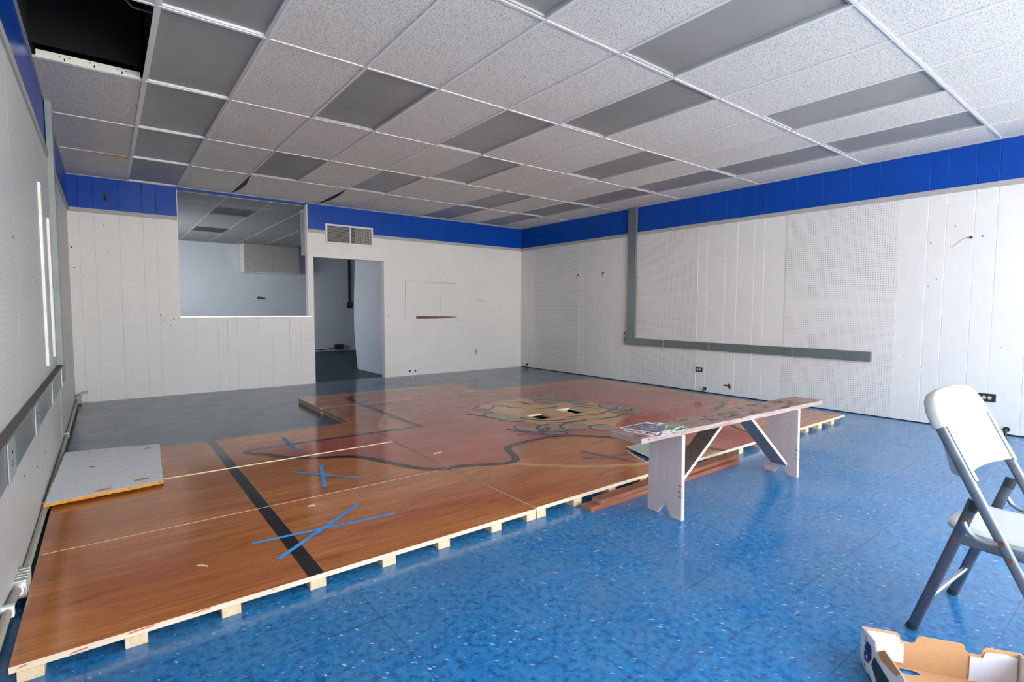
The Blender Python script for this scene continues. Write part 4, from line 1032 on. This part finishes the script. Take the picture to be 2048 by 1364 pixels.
# moulded seat
def shell(fn, nu, nv, th_fn):
    m_ = MB(); vs_ = []
    for side in (0, 1):
        for i in range(nu+1):
            for j in range(nv+1):
                p_, nr = fn(i/nu, j/nv); vs_.append(Vector(p_)-Vector(nr)*(th_fn(i/nu, j/nv) if side else 0))
    K = (nu+1)*(nv+1); f_ = []
    for i in range(nu):
        for j in range(nv):
            a = i*(nv+1)+j; f_.append((a, a+1, a+nv+2, a+nv+1)); f_.append((K+a, K+a+nv+1, K+a+nv+2, K+a+1))
    for i in range(nu):
        a, b_ = i*(nv+1), (i+1)*(nv+1); f_.append((a, b_, K+b_, K+a)); a += nv; b_ += nv; f_.append((a, K+a, K+b_, b_))
    for j in range(nv): f_.append((j, K+j, K+j+1, j+1)); a = nu*(nv+1)+j; f_.append((a, a+1, K+a+1, K+a))
    return m_.add(vs_, f_, 0, True)
def seat_fn(u, v):
    t = 0.052+u*0.410; s = (v-0.5)*2
    half = 0.193
    # rounded outline: squircle-ish in plan
    uu = (u-0.5)*2
    half *= (1-0.16*max(0, -uu)**4-0.12*max(0, uu)**6)
    t += 0.035*(abs(s)**3)*max(0, -uu)**2 - 0.02*(abs(s)**3)*max(0, uu)**2
    z = 0.437+0.010*abs(s)**2-0.012*math.sin(math.pi*u)+0.012*u
    e = max(abs(s)**9, abs(uu)**11)
    z -= 0.016*e
    return (t, sgn*((S0+S1)/2+s*half), z), (0, 0, 1)
shell(seat_fn, 24, 24, lambda u, v: 0.014+0.012*(1-max(abs(2*u-1), abs(2*v-1))**8)).build('seat', M['plastic'], ch)
# moulded back: curved panel wrapping over the top rail
PD = Vector((-0.505, 0, 1)).normalized(); PN = Vector((1, 0, 0.505)).normalized()
mid = (S0+S1)/2
def back_fn(u, v):
    s = (v-0.5)*2; hgt = u                                 # 0 bottom .. 1 top
    half = 0.236
    L0, L1 = 0.632, 0.905
    # rounded top corners
    zz = L0+(L1-L0)*hgt
    arcd = 0.058*(max(0, abs(s)-0.30)/0.70)**2.4 * hgt**2
    zz -= arcd
    zz += 0.004*(1-abs(s)**2)*(1-hgt)*-1
    base_t = 0.058+(0.81-zz)*0.505
    bow = 0.046*(1-abs(s)**2.2)                            # hollow of the backrest, pushed backwards
    hs = half*(1-0.10*max(0, hgt-0.72)/0.28*abs(s))
    t = base_t-bow*(1-0.4*hgt)+0.018
    edge = max(0, (hgt-0.90)/0.10)
    t -= 0.012*edge
    return (t, sgn*(mid+s*hs), zz), tuple(PN)
shell(back_fn, 24, 40, lambda u, v: 0.008+0.062*(1-abs(2*v-1)**5)*(1-0.85*u)*min(1, 0.25+3.2*math.sqrt(u))).build('backrest', M['plastic'], ch)
# sleeve of the backrest over the top rail and posts
path = []
for (s, z) in ((-0.229, 0.795), (-0.228, 0.82), (-0.219, 0.85), (-0.195, 0.878), (-0.155, 0.895), (-0.09, 0.903), (0, 0.905), (0.09, 0.903), (0.155, 0.895), (0.195, 0.878), (0.219, 0.85), (0.228, 0.82), (0.229, 0.795)):
    path.append((0.058+(0.81-z)*0.505-0.002, sgn*(mid+s*1.05), z))
MB().tube(path, 0.019, 18, flat=(0.016, 0.0225, (1, 0, 0.505), 0.8)).build('top_sleeve', M['plastic'], ch)
for s in (-1, 1):
    sl_ = MB().tube([(post_pt(0.80, 0)[0]+0.018, sgn*(mid+s*0.232), 0.806), (post_pt(0.625, 0)[0]+0.020, sgn*(mid+s*0.232), 0.628)], 0.01, 10, flat=(0.009, 0.005, (1, 0, 0.5)))
    sl_.build('edge_flange', M['plastic'], ch)

# ------------------------------------------------------------ cardboard produce tray
A = Vector((2.05, 0.64)); dB = Vector((0.545, -0.838)).normalized(); dL = Vector((-0.838, -0.545)).normalized()
LB, LS, HB = 0.43, 0.32, 0.12
bxo = thing('produce_box', (A.x, A.y, 0), 'open white and brown cardboard produce box with blue grape print at the lower right', 'box', world=True)
def bp(a, b_, z): p_ = A+dB*a+dL*b_; return (p_.x, p_.y, z)       # a along the back, b towards the camera
def wall(name, poly, fn, th, mats): return MB().prism(poly, fn, 0, th, 0, 1).build(name, mats, bxo)
n0 = 0.105; n1 = 0.155; n2 = 0.285; n3 = 0.335; nd = 0.028
backp = [(0, 0.002), (LB, 0.002), (LB, HB), (n3+0.01, HB), (n3, HB-0.006), (n3-0.004, HB-nd+0.006), (n3-0.012, HB-nd), (n2+0.014, HB-nd), (n2+0.004, HB-nd+0.008), (n2, HB-0.004), (n2-0.008, HB), (n1+0.008, HB), (n1, HB-0.004), (n1-0.004, HB-nd+0.008), (n1-0.014, HB-nd), (n0+0.012, HB-nd), (n0+0.004, HB-nd+0.006), (n0, HB-0.006), (n0-0.01, HB), (0, HB)]
wall('back_wall', backp, lambda u, v, t: bp(u, t, v), 0.005, [M['kraft'], M['kraft_edge']])
# white glued corner flaps inside
wall('corner_flap', [(0.012, 0.02), (0.118, 0.02), (0.118, HB-nd-0.004), (n0+0.004, HB-nd-0.004), (n0-0.004, HB-0.012), (0.09, HB-0.006), (0.012, HB-0.006)], lambda u, v, t: bp(u, 0.0055+t, v), 0.004, [M['boxwhite'], M['kraft_edge']])
wall('corner_flap', [(0.300, 0.004), (LB-0.006, 0.004), (LB-0.006, HB-0.016), (0.39, HB-0.008), (n3+0.006, HB-0.012), (n3-0.002, HB-nd-0.006), (0.300, HB-nd-0.006)], lambda u, v, t: bp(u, 0.0055+t, v), 0.004, [M['boxwhite'], M['kraft_edge']])
sidep = [(0, 0.03), (0.02, 0.002), (LS, 0.002), (LS, HB), (0.24, HB), (0.228, HB-0.02), (0.13, HB-0.035), (0.10, HB-0.030), (0.085, HB), (0, HB)]
lean = lambda u, v: 0.20*min(u, 0.2)*v/HB
sidep = [(0, 0.03), (0.02, 0.002), (0.10, 0.002), (0.2, 0.002), (LS, 0.002), (LS, HB), (0.24, HB), (0.228, HB-0.02), (0.13, HB-0.035), (0.10, HB-0.030), (0.085, HB), (0.04, HB), (0, HB)]
wall('side_wall', sidep, lambda u, v, t: bp(-0.0055+t+lean(u, v), u, v), 0.005, [M['boxwhite'], M['kraft_edge']])
wall('side_wall', [(0, 0.002), (LS, 0.002), (LS, HB), (0, HB)], lambda u, v, t: bp(LB+t, u, v), 0.005, [M['boxwhite'], M['kraft_edge']])
wall('inner_flap', [(0.09, 0.01), (0.30, 0.01), (0.30, HB-0.004), (0.12, HB-0.004), (0.09, HB-0.03)], lambda u, v, t: bp(0.004+t+lean(u, v), u, v), 0.004, [M['kraft'], M['kraft_edge']])
wall('front_wall', [(0, 0.002), (LB, 0.002), (LB, HB), (0, HB)], lambda u, v, t: bp(u, LS+t, v), 0.005, [M['kraft'], M['kraft_edge']])
bot = MB()
def ov(cx_, cy_): return arc(cx_, cy_, 0.034, 0.014, 0, 345, 23)
tri = tessellate_polygon([[Vector((p_[0], p_[1], 0)) for p_ in [(0, 0.006), (LB, 0.006), (LB, LS), (0, LS)]], [Vector((*p_, 0)) for p_ in ov(0.125, 0.030)], [Vector((*p_, 0)) for p_ in ov(0.315, 0.030)]])
allp = [(0, 0.006), (LB, 0.006), (LB, LS), (0, LS)]+ov(0.125, 0.030)+ov(0.315, 0.030)
bot.add([bp(p_[0], p_[1], 0.004) for p_ in allp], tri)
bot.build('base', M['kraft'], bxo, recalc=False)
# grape bunch print on outside of the left wall
g = MB(); random.seed(11)
for k in range(46):
    u = 0.055+random.uniform(-1, 1)*0.022*(1-abs(k/46-0.4)); v = 0.088-0.075*k/46
    c_ = bp(-0.0060+lean(u, v), u, v); g.disc(c_, (Vector((-dB.x, -dB.y, 0))), random.uniform(0.006, 0.009), 0.0006, 12)
g.build('grape_print', M['grape'], bxo)
wall('dark_print_band', [(0.085, 0.002), (0.32, 0.002), (0.32, HB-0.045), (0.10, HB-0.045)], lambda u, v, t: bp(-0.0066+t+lean(u, v), u, v), 0.0008, [M['navy'], M['navy']])
wall('hand_slot', [(0.030, 0.085), (0.037, 0.083), (0.040, 0.108), (0.033, 0.110)], lambda u, v, t: bp(-0.0066+t+lean(u, v), u, v), 0.0008, [M['kraft_edge'], M['kraft_edge']])

for o in list(bpy.data.objects):
    for k in ('_w', '_b'):
        if k in o.keys(): del o[k]
